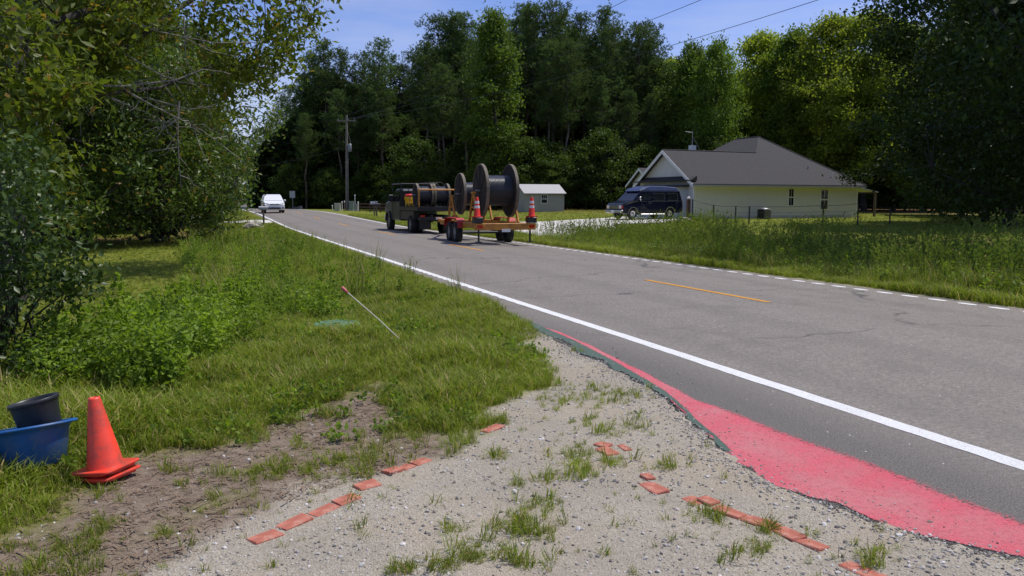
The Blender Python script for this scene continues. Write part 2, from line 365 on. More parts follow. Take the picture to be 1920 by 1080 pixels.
grs = mixc(n, l, ramp(n, l, f2, [(0.35, 0.0), (0.75, 0.75)]), grs, (0.085, 0.09, 0.016))
lit = ramp(n, l, f2, [(0.35, (0.12, 0.06, 0.035)), (0.7, (0.24, 0.13, 0.07))])
grs = mixc(n, l, A('litter'), grs, lit)
drt = ramp(n, l, f2, [(0.3, (0.085, 0.06, 0.042)), (0.5, (0.165, 0.12, 0.085)), (0.72, (0.29, 0.235, 0.175))])
drt = mixc(n, l, ramp(n, l, f3, [(0.4, 0.0), (0.7, 0.5)]), drt, (0.33, 0.275, 0.21))
vo = n.new('ShaderNodeTexVoronoi'); vo.inputs['Scale'].default_value = 105; ge = n.new('ShaderNodeNewGeometry'); l.new(ge.outputs['Position'], vo.inputs['Vector'])
stone = mixc(n, l, 0.55, ramp(n, l, vo.outputs['Color'], [(0.2, (0.17, 0.146, 0.108)), (0.55, (0.335, 0.298, 0.235)), (0.9, (0.50, 0.455, 0.38))]), (0.375, 0.33, 0.26))
sand = ramp(n, l, noise(n, l, 1.1, 5, 0.6), [(0.48, 0.0), (0.68, 0.75)])
grv = mixc(n, l, sand, stone, ramp(n, l, f3, [(0.3, (0.30, 0.245, 0.17)), (0.7, (0.43, 0.36, 0.265))]))
grv = mixc(n, l, ramp(n, l, noise(n, l, 0.75, 6, 0.65), [(0.48, 0.0), (0.64, 0.4)]), grv, ramp(n, l, f3, [(0.3, (0.14, 0.125, 0.10)), (0.7, (0.31, 0.285, 0.24))]))
grv = mixc(n, l, ramp(n, l, noise(n, l, 38, 5, 0.8), [(0.30, 0.7), (0.42, 0.0)]), grv, (0.13, 0.11, 0.085))
c = mixc(n, l, A('dirt'), grs, drt); c = mixc(n, l, A('gravel'), c, grv)
l.new(c, b.inputs['Base Color']); b.inputs['Roughness'].default_value = 0.95; b.inputs['Specular IOR Level'].default_value = 0.2
hh = n.new('ShaderNodeMath'); hh.operation = 'ADD'; l.new(f3, hh.inputs[0]); l.new(vo.outputs['Distance'], hh.inputs[1])
bump(n, l, b, hh.outputs[0], 0.6, 0.012); M['soil'] = m
ground = tag(mobj('ground', gme, m), kind='structure')

# ------------------------------------------------------------------ road
ry = axis([(-60, 1.6, 1.2), (1.6, 12, .06), (12, 40, .5), (40, 120, 2.5), (120, 900, 30)])
rt = np.concatenate([np.linspace(0, .08, 5)[:-1], np.linspace(.08, 1, 17)])
L = road_left(ry) + edge_noise(ry) * (ry < 40)
Rr = 11.92 + 0.10 * (vnoise(ry, 0 * ry, 0.8, 13) - .5)
XX = L[:, None] + (Rr - L)[:, None] * rt[None, :]; YY = np.repeat(ry[:, None], len(rt), 1)
ZZ = road_z(XX, YY)
skL = np.stack([L - 0.03, ry, road_rise(ry) - 0.13], 1); skR = np.stack([Rr + 0.03, ry, road_rise(ry) - 0.16], 1)
ncol = len(rt) + 2
V = np.zeros((len(ry), ncol, 3)); V[:, 0] = skL; V[:, -1] = skR; V[:, 1:-1, 0] = XX; V[:, 1:-1, 1] = YY; V[:, 1:-1, 2] = ZZ
ii = np.arange(V.shape[0] * ncol).reshape(-1, ncol); Q = np.stack([ii[:-1, :-1].ravel(), ii[:-1, 1:].ravel(), ii[1:, 1:].ravel(), ii[1:, :-1].ravel()], 1)
rme = np_mesh('road', V.reshape(-1, 3), quads=Q, smooth=True)
m, n, l, b = nt('asphalt')
fine = noise(n, l, 95, 3, 0.85); mid = noise(n, l, 2.2, 5, 0.6)
mp = n.new('ShaderNodeMapping'); mp.inputs['Scale'].default_value = (1.0, 0.03, 1); ge = n.new('ShaderNodeNewGeometry'); l.new(ge.outputs['Position'], mp.inputs['Vector'])
streak = noise(n, l, 1.1, 5, 0.6, mp.outputs['Vector'])
c = ramp(n, l, fine, [(0.30, (0.085, 0.075, 0.065)), (0.5, (0.205, 0.182, 0.156)), (0.72, (0.40, 0.355, 0.31))])
c = mixc(n, l, ramp(n, l, mid, [(0.35, 0.0), (0.7, 0.35)]), c, (0.14, 0.125, 0.108))
c = mixc(n, l, ramp(n, l, streak, [(0.4, 0.0), (0.7, 0.38)]), c, (0.25, 0.224, 0.195))
gr2 = noise(n, l, 24, 4, 0.8); c = mixc(n, l, ramp(n, l, gr2, [(0.40, 0.55), (0.52, 0.0)]), c, (0.11, 0.098, 0.085)); c = mixc(n, l, ramp(n, l, gr2, [(0.54, 0.0), (0.68, 0.45)]), c, (0.34, 0.305, 0.265))
pt = noise(n, l, 0.55, 6, 0.7); c = mixc(n, l, ramp(n, l, pt, [(0.56, 0.0), (0.64, 0.22)]), c, (0.09, 0.08, 0.07))
sx = n.new('ShaderNodeSeparateXYZ'); l.new(ge.outputs['Position'], sx.inputs[0])
wp = n.new('ShaderNodeMath'); wp.operation = 'MULTIPLY'; wp.inputs[1].default_value = 3.75; l.new(sx.outputs['X'], wp.inputs[0]); wc = n.new('ShaderNodeMath'); wc.operation = 'SINE'; l.new(wp.outputs[0], wc.inputs[0])
c = mixc(n, l, mixc(n, l, 1.0, ramp(n, l, wc.outputs[0], [(0.2, 0.0), (1.0, 0.30)]), ramp(n, l, streak, [(0.3, 0.2), (0.65, 1.0)]), 'MULTIPLY'), c, (0.10, 0.09, 0.078))
e1 = n.new('ShaderNodeMapRange'); e1.inputs['From Min'].default_value = 4.98; e1.inputs['From Max'].default_value = 4.2; l.new(sx.outputs['X'], e1.inputs['Value'])
e2 = n.new('ShaderNodeMapRange'); e2.inputs['From Min'].default_value = 16; e2.inputs['From Max'].default_value = 7; l.new(sx.outputs['Y'], e2.inputs['Value'])
em = n.new('ShaderNodeMath'); em.operation = 'MULTIPLY'; l.new(e1.outputs['Result'], em.inputs[0]); l.new(e2.outputs['Result'], em.inputs[1])
em2 = n.new('ShaderNodeMath'); em2.operation = 'MULTIPLY'; em2.inputs[1].default_value = 0.8; l.new(em.outputs[0], em2.inputs[0])
c = mixc(n, l, em2.outputs[0], c, ramp(n, l, fine, [(0.32, (0.035, 0.032, 0.029)), (0.52, (0.095, 0.087, 0.078)), (0.70, (0.33, 0.31, 0.285))]))
vo = n.new('ShaderNodeTexVoronoi'); vo.inputs['Scale'].default_value = 22; l.new(ge.outputs['Position'], vo.inputs['Vector'])
sp = n.new('ShaderNodeMath'); sp.operation = 'LESS_THAN'; sp.inputs[1].default_value = 0.14; l.new(vo.outputs['Distance'], sp.inputs[0])
sc_ = n.new('ShaderNodeSeparateColor'); l.new(vo.outputs['Color'], sc_.inputs[0]); sg = n.new('ShaderNodeMath'); sg.operation = 'GREATER_THAN'; sg.inputs[1].default_value = 0.965; l.new(sc_.outputs['Red'], sg.inputs[0])
sm = n.new('ShaderNodeMath'); sm.operation = 'MULTIPLY'; l.new(sp.outputs[0], sm.inputs[0]); l.new(sg.outputs[0], sm.inputs[1])
c = mixc(n, l, sm.outputs[0], c, (0.75, 0.74, 0.72))
# hairline cracks across the lanes
cv = n.new('ShaderNodeTexVoronoi'); cv.feature = 'DISTANCE_TO_EDGE'; cv.inputs['Scale'].default_value = 0.22; cm = n.new('ShaderNodeMapping'); cm.inputs['Scale'].default_value = (0.35, 1.0, 1)
wv = n.new('ShaderNodeVectorMath'); wv.operation = 'ADD'; nzc = n.new('ShaderNodeTexNoise'); nzc.inputs['Scale'].default_value = 1.3; l.new(ge.outputs['Position'], nzc.inputs['Vector'])
l.new(ge.outputs['Position'], wv.inputs[0]); l.new(nzc.outputs['Color'], wv.inputs[1]); l.new(wv.outputs[0], cm.inputs['Vector']); l.new(cm.outputs['Vector'], cv.inputs['Vector'])
ck = ramp(n, l, cv.outputs['Distance'], [(0.0, 1), (0.006, 0)]); ckf = mixc(n, l, 1.0, ck, ramp(n, l, noise(n, l, 0.5, 3), [(0.46, 0), (0.52, 0.85)]), 'MULTIPLY')
c = mixc(n, l, ckf, c, (0.035, 0.033, 0.032))
l.new(c, b.inputs['Base Color']); b.inputs['Roughness'].default_value = 0.78; b.inputs['Specular IOR Level'].default_value = 0.35
bump(n, l, b, fine, 0.55, 0.008); M['asphalt'] = m
road = tag(mobj('road', rme, m), kind='structure')

def paintmat(name, col, chip=0.62, chipcol=(0.1, 0.095, 0.09), soft=False, dust=None):
    m, n, l, b = nt(name)
    f = noise(n, l, 60, 6, 0.75); f2 = noise(n, l, 3.2, 5, 0.65)
    c = mixc(n, l, ramp(n, l, f2, [(0.3, 0.0), (0.75, 0.5)]), col, [x * 0.74 for x in col])
    c = mixc(n, l, ramp(n, l, noise(n, l, 110, 3, 0.7), [(0.36, 0.65), (0.5, 0.0)]), c, [x * 0.45 for x in col])
    c = mixc(n, l, ramp(n, l, f, [(chip, 0.0), (chip + 0.07, 0.9)]), c, chipcol)
    if dust: c = mixc(n, l, ramp(n, l, noise(n, l, 1.6, 7, 0.7), [(0.42, 0.0), (0.68, 0.6)]), c, dust); c = mixc(n, l, ramp(n, l, noise(n, l, 28, 5, 0.8), [(0.36, 0.55), (0.5, 0.0)]), c, [x * .55 for x in col])
    l.new(c, b.inputs['Base Color']); b.inputs['Roughness'].default_value = 0.8
    bump(n, l, b, noise(n, l, 55, 5, 0.75), 0.9, 0.012)
    if soft:     # ragged, over-sprayed edge: paint thins out towards the border of the sheet
        a = n.new('ShaderNodeAttribute'); a.attribute_name = 'cover'
        ad = n.new('ShaderNodeMath'); ad.operation = 'ADD'; l.new(a.outputs['Fac'], ad.inputs[0])
        fs = n.new('ShaderNodeMath'); fs.operation = 'MULTIPLY_ADD'; fs.inputs[1].default_value = 1.7; fs.inputs[2].default_value = -0.85; l.new(noise(n, l, 45, 5, 0.8), fs.inputs[0]); l.new(fs.outputs[0], ad.inputs[1])
        al = ramp(n, l, ad.outputs[0], [(0.38, 0.0), (0.62, 1.0)]); l.new(al, b.inputs['Alpha'])
    return m
M['line_white'] = paintmat('white_line_paint', (0.80, 0.80, 0.78), 0.60)
M['line_yellow'] = paintmat('yellow_line_paint', (0.66, 0.30, 0.02), 0.61)
M['paint_red'] = paintmat('red_road_paint', (0.66, 0.105, 0.14), 0.60, (0.17, 0.10, 0.095), True, (0.50, 0.25, 0.23))
M['paint_green'] = paintmat('green_road_paint', (0.06, 0.125, 0.092), 0.50, (0.10, 0.095, 0.085), True)

def strip(name, ys, xa, xb, mat, dz, parent=road):
    ys = np.asarray(ys); Va = np.stack([xa, ys, road_z(xa, ys) + dz], 1); Vb = np.stack([xb, ys, road_z(xb, ys) + dz], 1)
    V = np.concatenate([Va, Vb]); k = len(ys); i = np.arange(k - 1)
    return mobj(name, np_mesh(name, V, quads=np.stack([i, i + k, i + k + 1, i + 1], 1), smooth=True), mat, parent)
ly = axis([(-40, 2, 1.0), (2, 40, .09), (40, 120, 2), (120, 800, 20)])
scal = 0.022 * np.sin(ly * 2 * math.pi / 0.42) * sstep(11, 14, ly) * (1 - sstep(26, 32, ly))
jit = 0.012 * (vnoise(ly, 0 * ly, 0.12, 21) - .5) + 0.03 * (vnoise(ly, 0 * ly, 3.0, 22) - .5)
strip('edge_line', ly, 4.77 + jit - scal, 4.925 + jit * 0.6, M['line_white'], 0.004)
# far edge line: painted over milled grooves, so it reads as short bars joined by thin paint
ly2 = axis([(-20, 4, 1.0), (4, 45, .045), (45, 120, 2), (120, 800, 20)])
ph = (ly2 / 0.56) % 1.0; bar = np.where(ly2 < 34, np.clip(np.sin(ph * math.pi * 2 - 0.9) * 1.6 + 0.62, 0.03, 1), 1.0)
strip('edge_line', ly2, 11.60 - 0.075 * bar, 11.60 + 0.07 * bar, M['line_white'], 0.004)
for y0 in [-2.1, 10.1, 23.8, 36.2, 48.6, 61, 73, 85.5, 98, 110, 122]:
    ys = np.linspace(y0, y0 + (3.75 if y0 > 5 else 3.2), 60); xc = 8.37 + 0 * ys
    strip('centre_dash', ys, xc - 0.062 + 0.012 * (vnoise(ys, 0 * ys, .1, 31) - .5), xc + 0.062 + 0.012 * (vnoise(ys, 0 * ys, .1, 33) - .5), M['line_yellow'], 0.004)
def patch(name, ys, xa, xb, mat, dz, m_in, m_out):
    """painted patch between xa(y) and xb(y); cover fades over m_in / m_out metres at its two borders"""
    t = np.linspace(0, 1, 25); X = xa[:, None] + (xb - xa)[:, None] * t[None]; Y = np.repeat(ys[:, None], 25, 1); Z = road_z(X, Y) + dz
    cov = np.minimum(sstep(0, 1, (X - xa[:, None]) / np.minimum(m_in, .3 * (xb - xa)[:, None])), sstep(0, 1, (xb[:, None] - X) / np.minimum(m_out, .45 * (xb - xa)[:, None]))) * sstep(0, .25, ys - ys[0])[:, None] * sstep(0, .4, ys[-1] - ys)[:, None]
    k = 25; ii = np.arange(len(ys) * k).reshape(-1, k); Q = np.stack([ii[:-1, :-1].ravel(), ii[:-1, 1:].ravel(), ii[1:, 1:].ravel(), ii[1:, :-1].ravel()], 1)
    me = np_mesh(name, np.stack([X.ravel(), Y.ravel(), Z.ravel()], 1), quads=Q, smooth=True); attr(me, 'cover', cov); return mobj(name, me, mat, road)
ys = np.arange(0.6, 9.75, 0.05)
outer = np.interp(ys, [0.6, 2.0, 2.81, 3.52, 4.38, 5.0, 5.5, 6.0, 7.0, 8.3, 9.75], [4.12, 4.18, 4.16, 4.10, 4.05, 3.99, 3.93, 3.97, 4.09, 4.24, 4.26]) + 0.07 * (vnoise(ys, 0 * ys, .35, 41) - .5)
inner = np.interp(ys, [0.6, 1.6, 2.44, 2.76, 3.44, 4.22, 4.6, 5.0, 5.91, 7.2, 8.5, 9.75], [3.9, 3.77, 3.59, 3.36, 3.16, 3.22, 3.34, 3.46, 3.74, 3.95, 4.1, 4.2])
patch('painted_patch', ys, np.where(ys < 4.3, road_left(ys) + edge_noise(ys) + .002, inner - .02), outer, M['paint_red'], 0.005, 0.05, 0.34)
ys = np.arange(4.15, 11.0, 0.05)
gi = road_left(ys) + edge_noise(ys) + .002; go = np.interp(ys, [4.15, 4.6, 5.0, 5.91, 7.2, 8.5, 9.75, 11.0], [3.27, 3.40, 3.52, 3.81, 4.02, 4.17, 4.23, 4.25])
patch('painted_edge', ys, gi, go, M['paint_green'], 0.0085, 0.05, 0.06)

def slab(name, P, zf, mat, dz=0.03, sub=0.0):
    P = [Vector((p[0], p[1])) for p in P]; Q = []
    for i in range(len(P)):
        a, b2 = P[i], P[(i + 1) % len(P)]; k = max(1, int((b2 - a).length / 1.0))
        Q += [a.lerp(b2, j / k) for j in range(k)]
    import bmesh
    bm = bmesh.new(); vs_ = [bm.verts.new((q.x, q.y, 0)) for q in Q]; bm.faces.new(vs_)
    bmesh.ops.triangulate(bm, faces=bm.faces[:]); bmesh.ops.subdivide_edges(bm, edges=[e for e in bm.edges if e.calc_length() > 2], cuts=3, use_grid_fill=True)
    bmesh.ops.triangulate(bm, faces=bm.faces[:])
    for v in bm.verts: v.co.z = float(zf(v.co.x, v.co.y)) + dz
    bmesh.ops.recalc_face_normals(bm, faces=bm.faces[:])
    r = bmesh.ops.extrude_face_region(bm, geom=bm.faces[:]); 
    for e in r['geom']:
        if isinstance(e, bmesh.types.BMVert): e.co.z -= 0.25
    bmesh.ops.recalc_face_normals(bm, faces=bm.faces[:])
    me = bpy.data.meshes.new(name); bm.to_mesh(me); bm.free(); return mobj(name, me, mat)
tag(slab('house_driveway', DRIVE, gz, M['concrete'], 0.07), kind='structure')
tag(slab('neighbour_driveway', FARDRIVE, gz, M['concrete'], 0.05), kind='structure')
# ------------------------------------------------------------------ house
def frame_mat(origin, ux, uy, uz=(0, 0, 1)):
    ux, uy, uz = Vector(ux), Vector(uy), Vector(uz); m = Matrix.Identity(4)
    for i in range(3): m[i][0] = ux[i]; m[i][1] = uy[i]; m[i][2] = uz[i]; m[i][3] = origin[i]
    return m
HU = 0.904, 0.427                                   # long wall direction in (right, ahead) of the camera
hl = CD(13.3, 58.0)
ux = Vector((HU[1] * SY + HU[0] * CY, HU[1] * CY - HU[0] * SY, 0)).normalized(); uy = Vector((-ux.y, ux.x, 0))
HZ = 0.22; M['fascia'] = simple('grey_fascia', (0.36, 0.36, 0.33), .6, var=.06)
house = empty('house', (hl[0], hl[1], HZ), math.atan2(ux.y, ux.x), 'single storey cream house with grey hip roof and gabled garage wing', 'house')
EH = 2.92; PT = 0.685; UR = 16.6; UM = 5.4; VW = 14.0; VG = 6.8; OV = 0.45
wallm = M['cream']
def lap_wall(mb, a, b, z0, z1, step=0.19, out=(0, 1), lap=0.018):
    """clapboards between plan points a and b, out = outward normal in plan"""
    z = z0
    while z < z1 - 0.02:
        zt = min(z + step, z1); o = Vector((out[0], out[1]))
        A = Vector(a); B = Vector(b)
        pts = [(A + o * lap, z), (B + o * lap, z), (B + o * 0.002, zt), (A + o * 0.002, zt)]
        mb.add([(p[0].x, p[0].y, p[1]) for p in pts] + [(A.x, A.y, z), (B.x, B.y, z)], [(0, 1, 2, 3), (4, 5, 1, 0)])
        z = zt
w = MB(); lap_wall(w, (0, 0), (UR, 0), 0.25, EH, out=(0, -1)); w.box((0, 0, -.1), (UR, .2, EH)); w.build('side_wall', wallm, house)
w = MB(); lap_wall(w, (UR, 0), (UR, VW), 0.25, EH, out=(1, 0)); w.box((UR - .2, .2, -.1), (UR, VW, EH)); w.build('rear_wall', wallm, house)
w = MB(); lap_wall(w, (0, VG), (0, 0), 2.35, EH, out=(-1, 0)); w.box((0, .2, 2.35), (.2, VG, EH)); w.box((0, .2, -.1), (.2, .9, 2.35)); w.box((0, VG - .9, -.1), (.2, VG, 2.35))
lap_wall(w, (0, .9), (0, 0), .2, 2.35, out=(-1, 0)); lap_wall(w, (0, VG), (0, VG - .9), .2, 2.35, out=(-1, 0)); w.build('garage_wall', wallm, house)
w = MB(); w.box((.2, VG - .2, -.1), (UM, VG, EH)); w.box((UM, VG, -.1), (UM + .2, VW, EH)); w.box((UM + .2, VW - .2, -.1), (UR - .2, VW, EH)); w.build('far_wall', wallm, house)
w = MB(); w.box((-.03, -.03, -.1), (UR + .03, .0, .25)); w.build('foundation', M['concrete'], house)
# garage door with raised panels
gd = MB().box((.06, .9, 0), (.12, VG - .9, 2.35)).build('garage_door', M['white'], house)
for r_ in range(4):
    for c_ in range(6):
        y0 = .9 + .08 + c_ * (VG - 1.8) / 6; MB().box((.035, y0, .08 + r_ * .57), (.058, y0 + (VG - 1.8) / 6 - .16, .08 + r_ * .57 + .42)).build('panel', M['white'], gd)
MB().box((-.55, .55, 2.42), (-.02, VG - .55, 2.56)).build('door_awning', M['shingle'], house)
for v0 in (-.04, VG - .1): MB().box((-.035, v0, .2), (.12, v0 + .14, EH)).build('corner_board', M['trim'], house)
MB().box((UR - .12, -.04, .2), (UR + .035, .1, EH)).build('corner_board', M['trim'], house)
# roof: one plane over garage wing and hip end, plus the others
def zp(v): return EH + PT * v
c_u = (UM + UR) / 2; hv = (UR - UM) / 2; apx = (c_u, hv, zp(hv)); apx2 = (c_u, VW - hv, zp(hv)); gv = VG / 2
vu = UM + (VG / 2)                                   # garage ridge dies into the left slope here
e = -OV; ze = EH - PT * OV
def roof_slab(pts, faces, nm, th=0.14):
    k = len(pts); Vv = [tuple(p) for p in pts] + [(p[0], p[1], p[2] - th) for p in pts]
    F = [tuple(f) for f in faces] + [tuple(reversed([i + k for i in f])) for f in faces]
    ed = {}
    for f in faces:
        for a, b2 in zip(f, list(f[1:]) + [f[0]]): ed[(a, b2)] = ed.get((a, b2), 0) + 1
    for (a, b2) in ed:
        if (b2, a) not in ed: F.append((b2, a, a + k, b2 + k))
    return MB().add(Vv, F).build(nm, M['shingle'], house)
P_ = [(e, e, ze), (UR + OV, e, ze), apx, (vu, gv, zp(gv)), (e, gv, zp(gv)), (UR + OV, VW + OV, ze), apx2, (UM - OV, VW + OV, ze), (UM - OV, VG + OV, ze), (e, VG + OV, ze)]
roof = roof_slab(P_, [(0, 1, 2, 3, 4), (1, 5, 6, 2), (5, 7, 6), (7, 8, 3, 2, 6), (8, 9, 4, 3)], 'roof')
rc = MB()
def cap(a, b2): rc.tube([(a[0], a[1], a[2] + .0), (b2[0], b2[1], b2[2] + .0)], .06, 6)
cap(P_[4], P_[3]); cap(apx, apx2); cap(P_[1], apx); cap(P_[5], apx2); rc.build('ridge_cap', M['shingle'], roof)
MB().box((e, e - .03, ze - .2), (UR + OV, e, ze - .06)).build('fascia', M['fascia'], roof)
MB().box((UR + OV, e, ze - .2), (UR + OV + .03, VW + OV, ze - .06)).build('fascia', M['fascia'], roof)
MB().add([(e, e + .01, ze - .2), (UR + OV, e + .01, ze - .2), (UR + OV, 0.0, ze - .2), (e, 0.0, ze - .2)], [(0, 1, 2, 3)]).build('soffit', M['trim'], roof)
for s_, nm in ((1, 'rake_board'), (-1, 'rake_board')):
    v0 = gv + s_ * (gv + OV); MB().add([(e - .03, v0, ze - .02), (e - .03, gv, zp(gv) - .02), (e - .03, gv, zp(gv) - .30), (e - .03, v0, ze - .30), (e, v0, ze - .02), (e, gv, zp(gv) - .02), (e, gv, zp(gv) - .30), (e, v0, ze - .30)],
        [(0, 1, 2, 3), (7, 6, 5, 4), (0, 4, 5, 1), (3, 2, 6, 7)]).build(nm, M['trim'], roof)
gw = MB(); k = 14
for j in range(k):
    z0 = EH + j * (PT * gv - .1) / k; z1 = EH + (j + 1) * (PT * gv - .1) / k; a0 = (z0 - EH) / PT; a1 = (z1 - EH) / PT
    gw.add([(-.02, VG - a0, z0), (-.02, a0, z0), (-.002, a1, z1), (-.002, VG - a1, z1)], [(0, 1, 2, 3)])
gw.build('gable_wall', wallm, house)
pent = MB().add([(0, -.3, EH + .28), (0, VG + .3, EH + .28), (-.5, VG + .3, EH - .02), (-.5, -.3, EH - .02), (0, -.3, EH - .1), (0, VG + .3, EH - .1), (-.5, VG + .3, EH - .1), (-.5, -.3, EH - .1)],
    [(0, 3, 2, 1), (4, 5, 6, 7), (3, 7, 6, 2), (0, 4, 7, 3), (1, 2, 6, 5)]).build('pent_roof', M['shingle'], house)
# small front gable farther along
g0, g1 = 8.0, 11.4; gm = (g0 + g1) / 2; gr = .75; gh = EH - .05
MB().box((2.2, g0 + .2, -.1), (UM, g1 - .2, gh)).build('porch_wall', wallm, house)
MB().add([(1.75, g0 - .3, gh - .2), (1.75, gm, gh + gr * (gm - g0)), (1.75, g1 + .3, gh - .2), (6.8, g0 - .3, gh - .2), (6.8, gm, gh + gr * (gm - g0)), (6.8, g1 + .3, gh - .2),
          (1.75, g0 - .3, gh - .32), (1.75, gm, gh + gr * (gm - g0) - .13), (1.75, g1 + .3, gh - .32), (6.8, g0 - .3, gh - .32), (6.8, gm, gh + gr * (gm - g0) - .13), (6.8, g1 + .3, gh - .32)],
         [(0, 3, 4, 1), (1, 4, 5, 2), (6, 7, 10, 9), (7, 8, 11, 10), (0, 1, 7, 6), (1, 2, 8, 7), (0, 6, 9, 3), (2, 5, 11, 8)]).build('porch_roof', M['shingle'], house)
MB().add([(1.74, g0 - .3, gh - .2), (1.74, gm, gh + gr * (gm - g0)), (1.74, g1 + .3, gh - .2), (1.74, g1 + .3, gh - .42), (1.74, gm, gh + gr * (gm - g0) - .24), (1.74, g0 - .3, gh - .42)], [(0, 1, 4, 5), (1, 2, 3, 4)]).build('porch_rake', M['trim'], house)
MB().add([(2.18, g0, gh), (2.18, g1, gh), (2.18, gm, gh + gr * (gm - g0) - .1)], [(1, 0, 2)]).build('porch_gable', wallm, house)
# windows in the long wall
for (u0, u1, z0, z1) in ((9.15, 9.62, 1.02, 2.28), (12.55, 13.28, .72, 2.22)):
    wn_ = MB().box((u0, -.045, z0), (u1, -.02, z1)).build('window', M['glass_dark'], house)
    t = .055; zm = (z0 + z1) / 2
    MB().box((u0 - t, -.06, z0 - t), (u0, -.019, z1 + t)).box((u1, -.06, z0 - t), (u1 + t, -.019, z1 + t)).box((u0, -.06, z1), (u1, -.019, z1 + t)).box((u0, -.06, z0 - t), (u1, -.019, z0)).box((u0, -.058, zm - .04), (u1, -.019, zm + .04)).build('frame', M['white'], wn_)
    for zz in ((z0, zm - .04), (zm + .04, z1)): MB().box(((u0 + u1) / 2 - .012, -.05, zz[0]), ((u0 + u1) / 2 + .012, -.044, zz[1])).build('muntin', M['white'], wn_)
MB().cyl((14.2, .5, zp(.5) - .05), (14.2, .5, zp(.5) + .42), .04, 8).build('vent_pipe', M['trim'], house)
MB().cyl((12.6, 1.5, zp(1.5) - .05), (12.6, 1.5, zp(1.5) + .22), .04, 8).build('vent_pipe', M['steel'], house)
ch = MB().box((3.5, 4.9, zp(gv) - 1.3), (3.95, 5.3, zp(gv) + .55)).build('flue', M['trim'], house)
an = MB().tube([(3.7, 5.1, zp(gv) + .4), (3.72, 5.1, zp(gv) + 1.7)], .03, 6).tube([(3.0, 5.1, zp(gv) + 1.62), (3.75, 5.1, zp(gv) + 1.55)], .025, 6).tube([(3.72, 5.1, zp(gv) + 1.3), (4.5, 5.1, zp(gv) + .2)], .012, 5)
an.build('antenna', M['steel'], house)
# patio lean-to on the right end of the house
patio = empty('patio_shelter', house.location, house.rotation_euler[2], 'white metal roofed patio shelter on wooden posts beside the cream house', 'shelter')
MB().add([(UR + .06, .2, 2.55), (UR + 2.7, .2, 2.12), (UR + 2.7, 5.6, 2.12), (UR + .06, 5.6, 2.55), (UR + .06, .2, 2.48), (UR + 2.7, .2, 2.05), (UR + 2.7, 5.6, 2.05), (UR + .06, 5.6, 2.48)], [(0, 1, 2, 3), (7, 6, 5, 4), (0, 4, 5, 1), (1, 5, 6, 2), (2, 6, 7, 3)]).build('roof', M['metal_roof'], patio)
MB().add([(UR + .06, 4.2, 3.05), (UR + 1.7, 4.2, 2.72), (UR + 1.7, 9, 2.72), (UR + .06, 9, 3.05), (UR + .06, 4.2, 2.98), (UR + 1.7, 4.2, 2.65), (UR + 1.7, 9, 2.65), (UR + .06, 9, 2.98)], [(0, 1, 2, 3), (7, 6, 5, 4), (0, 4, 5, 1), (1, 5, 6, 2)]).build('upper_roof', M['metal_roof'], patio)
for (u, v) in ((UR + .2, .35), (UR + 2.5, .35), (UR + 2.5, 5.3)): MB().box((u - .08, v - .08, -.15), (u + .08, v + .08, 2.12 + (.36 if u < UR + 1 else 0))).build('post', M['wood'], patio)
MB().box((UR + .1, .26, 2.0), (UR + 2.6, .42, 2.1)).build('beam', M['wood'], patio)
tp = empty('covered_stack', (0, 0, 0), 0, 'blue tarp covered pile under the patio shelter', 'tarp')
p0 = Matrix.Translation(house.location) @ Matrix.Rotation(house.rotation_euler[2], 4, 'Z')
tp.location = p0 @ Vector((UR + 1.2, 2.6, 0)); tp.rotation_euler = (0, 0, house.rotation_euler[2])
tpm = MB(); nn = 10
for i in range(nn + 1):
    for j in range(nn + 1):
        u = i / nn * 2 - 1; v = j / nn * 2 - 1; r = max(abs(u), abs(v))
        tpm.v.append((u * .62 * (1 + .1 * (r > .7)), v * .9, -.1 if r > .95 else 1.05 - .45 * r ** 6 + .12 * math.sin(u * 5 + v * 3) + .07 * math.sin(v * 9)))
for i in range(nn):
    for j in range(nn): tpm.f.append([i * (nn + 1) + j, (i + 1) * (nn + 1) + j, (i + 1) * (nn + 1) + j + 1, i * (nn + 1) + j + 1]); tpm.sm.append(True)
tpm.build('tarp_sheet', M['tarp'], tp)
# air conditioner by the long wall
ac = empty('air_conditioner', p0 @ Vector((5.8, -1.0, .0)), house.rotation_euler[2], 'grey outdoor air conditioner standing against the long cream wall', 'air conditioner')
MB().box((-.42, -.42, -.2), (.42, .42, .0)).build('pad', M['concrete'], ac)
MB().box((-.36, -.36, .0), (.36, .36, .74), ch=.03).build('case', M['black_metal'], ac)
for i in range(9): MB().box((-.30, -.375, .1 + i * .068), (.30, -.361, .135 + i * .068)).build('louvre', M['steel'], ac)
MB().lathe([(.40, .74), (.40, .78), (.06, .86), (.0, .86)], 14).build('fan_guard', M['steel'], ac)

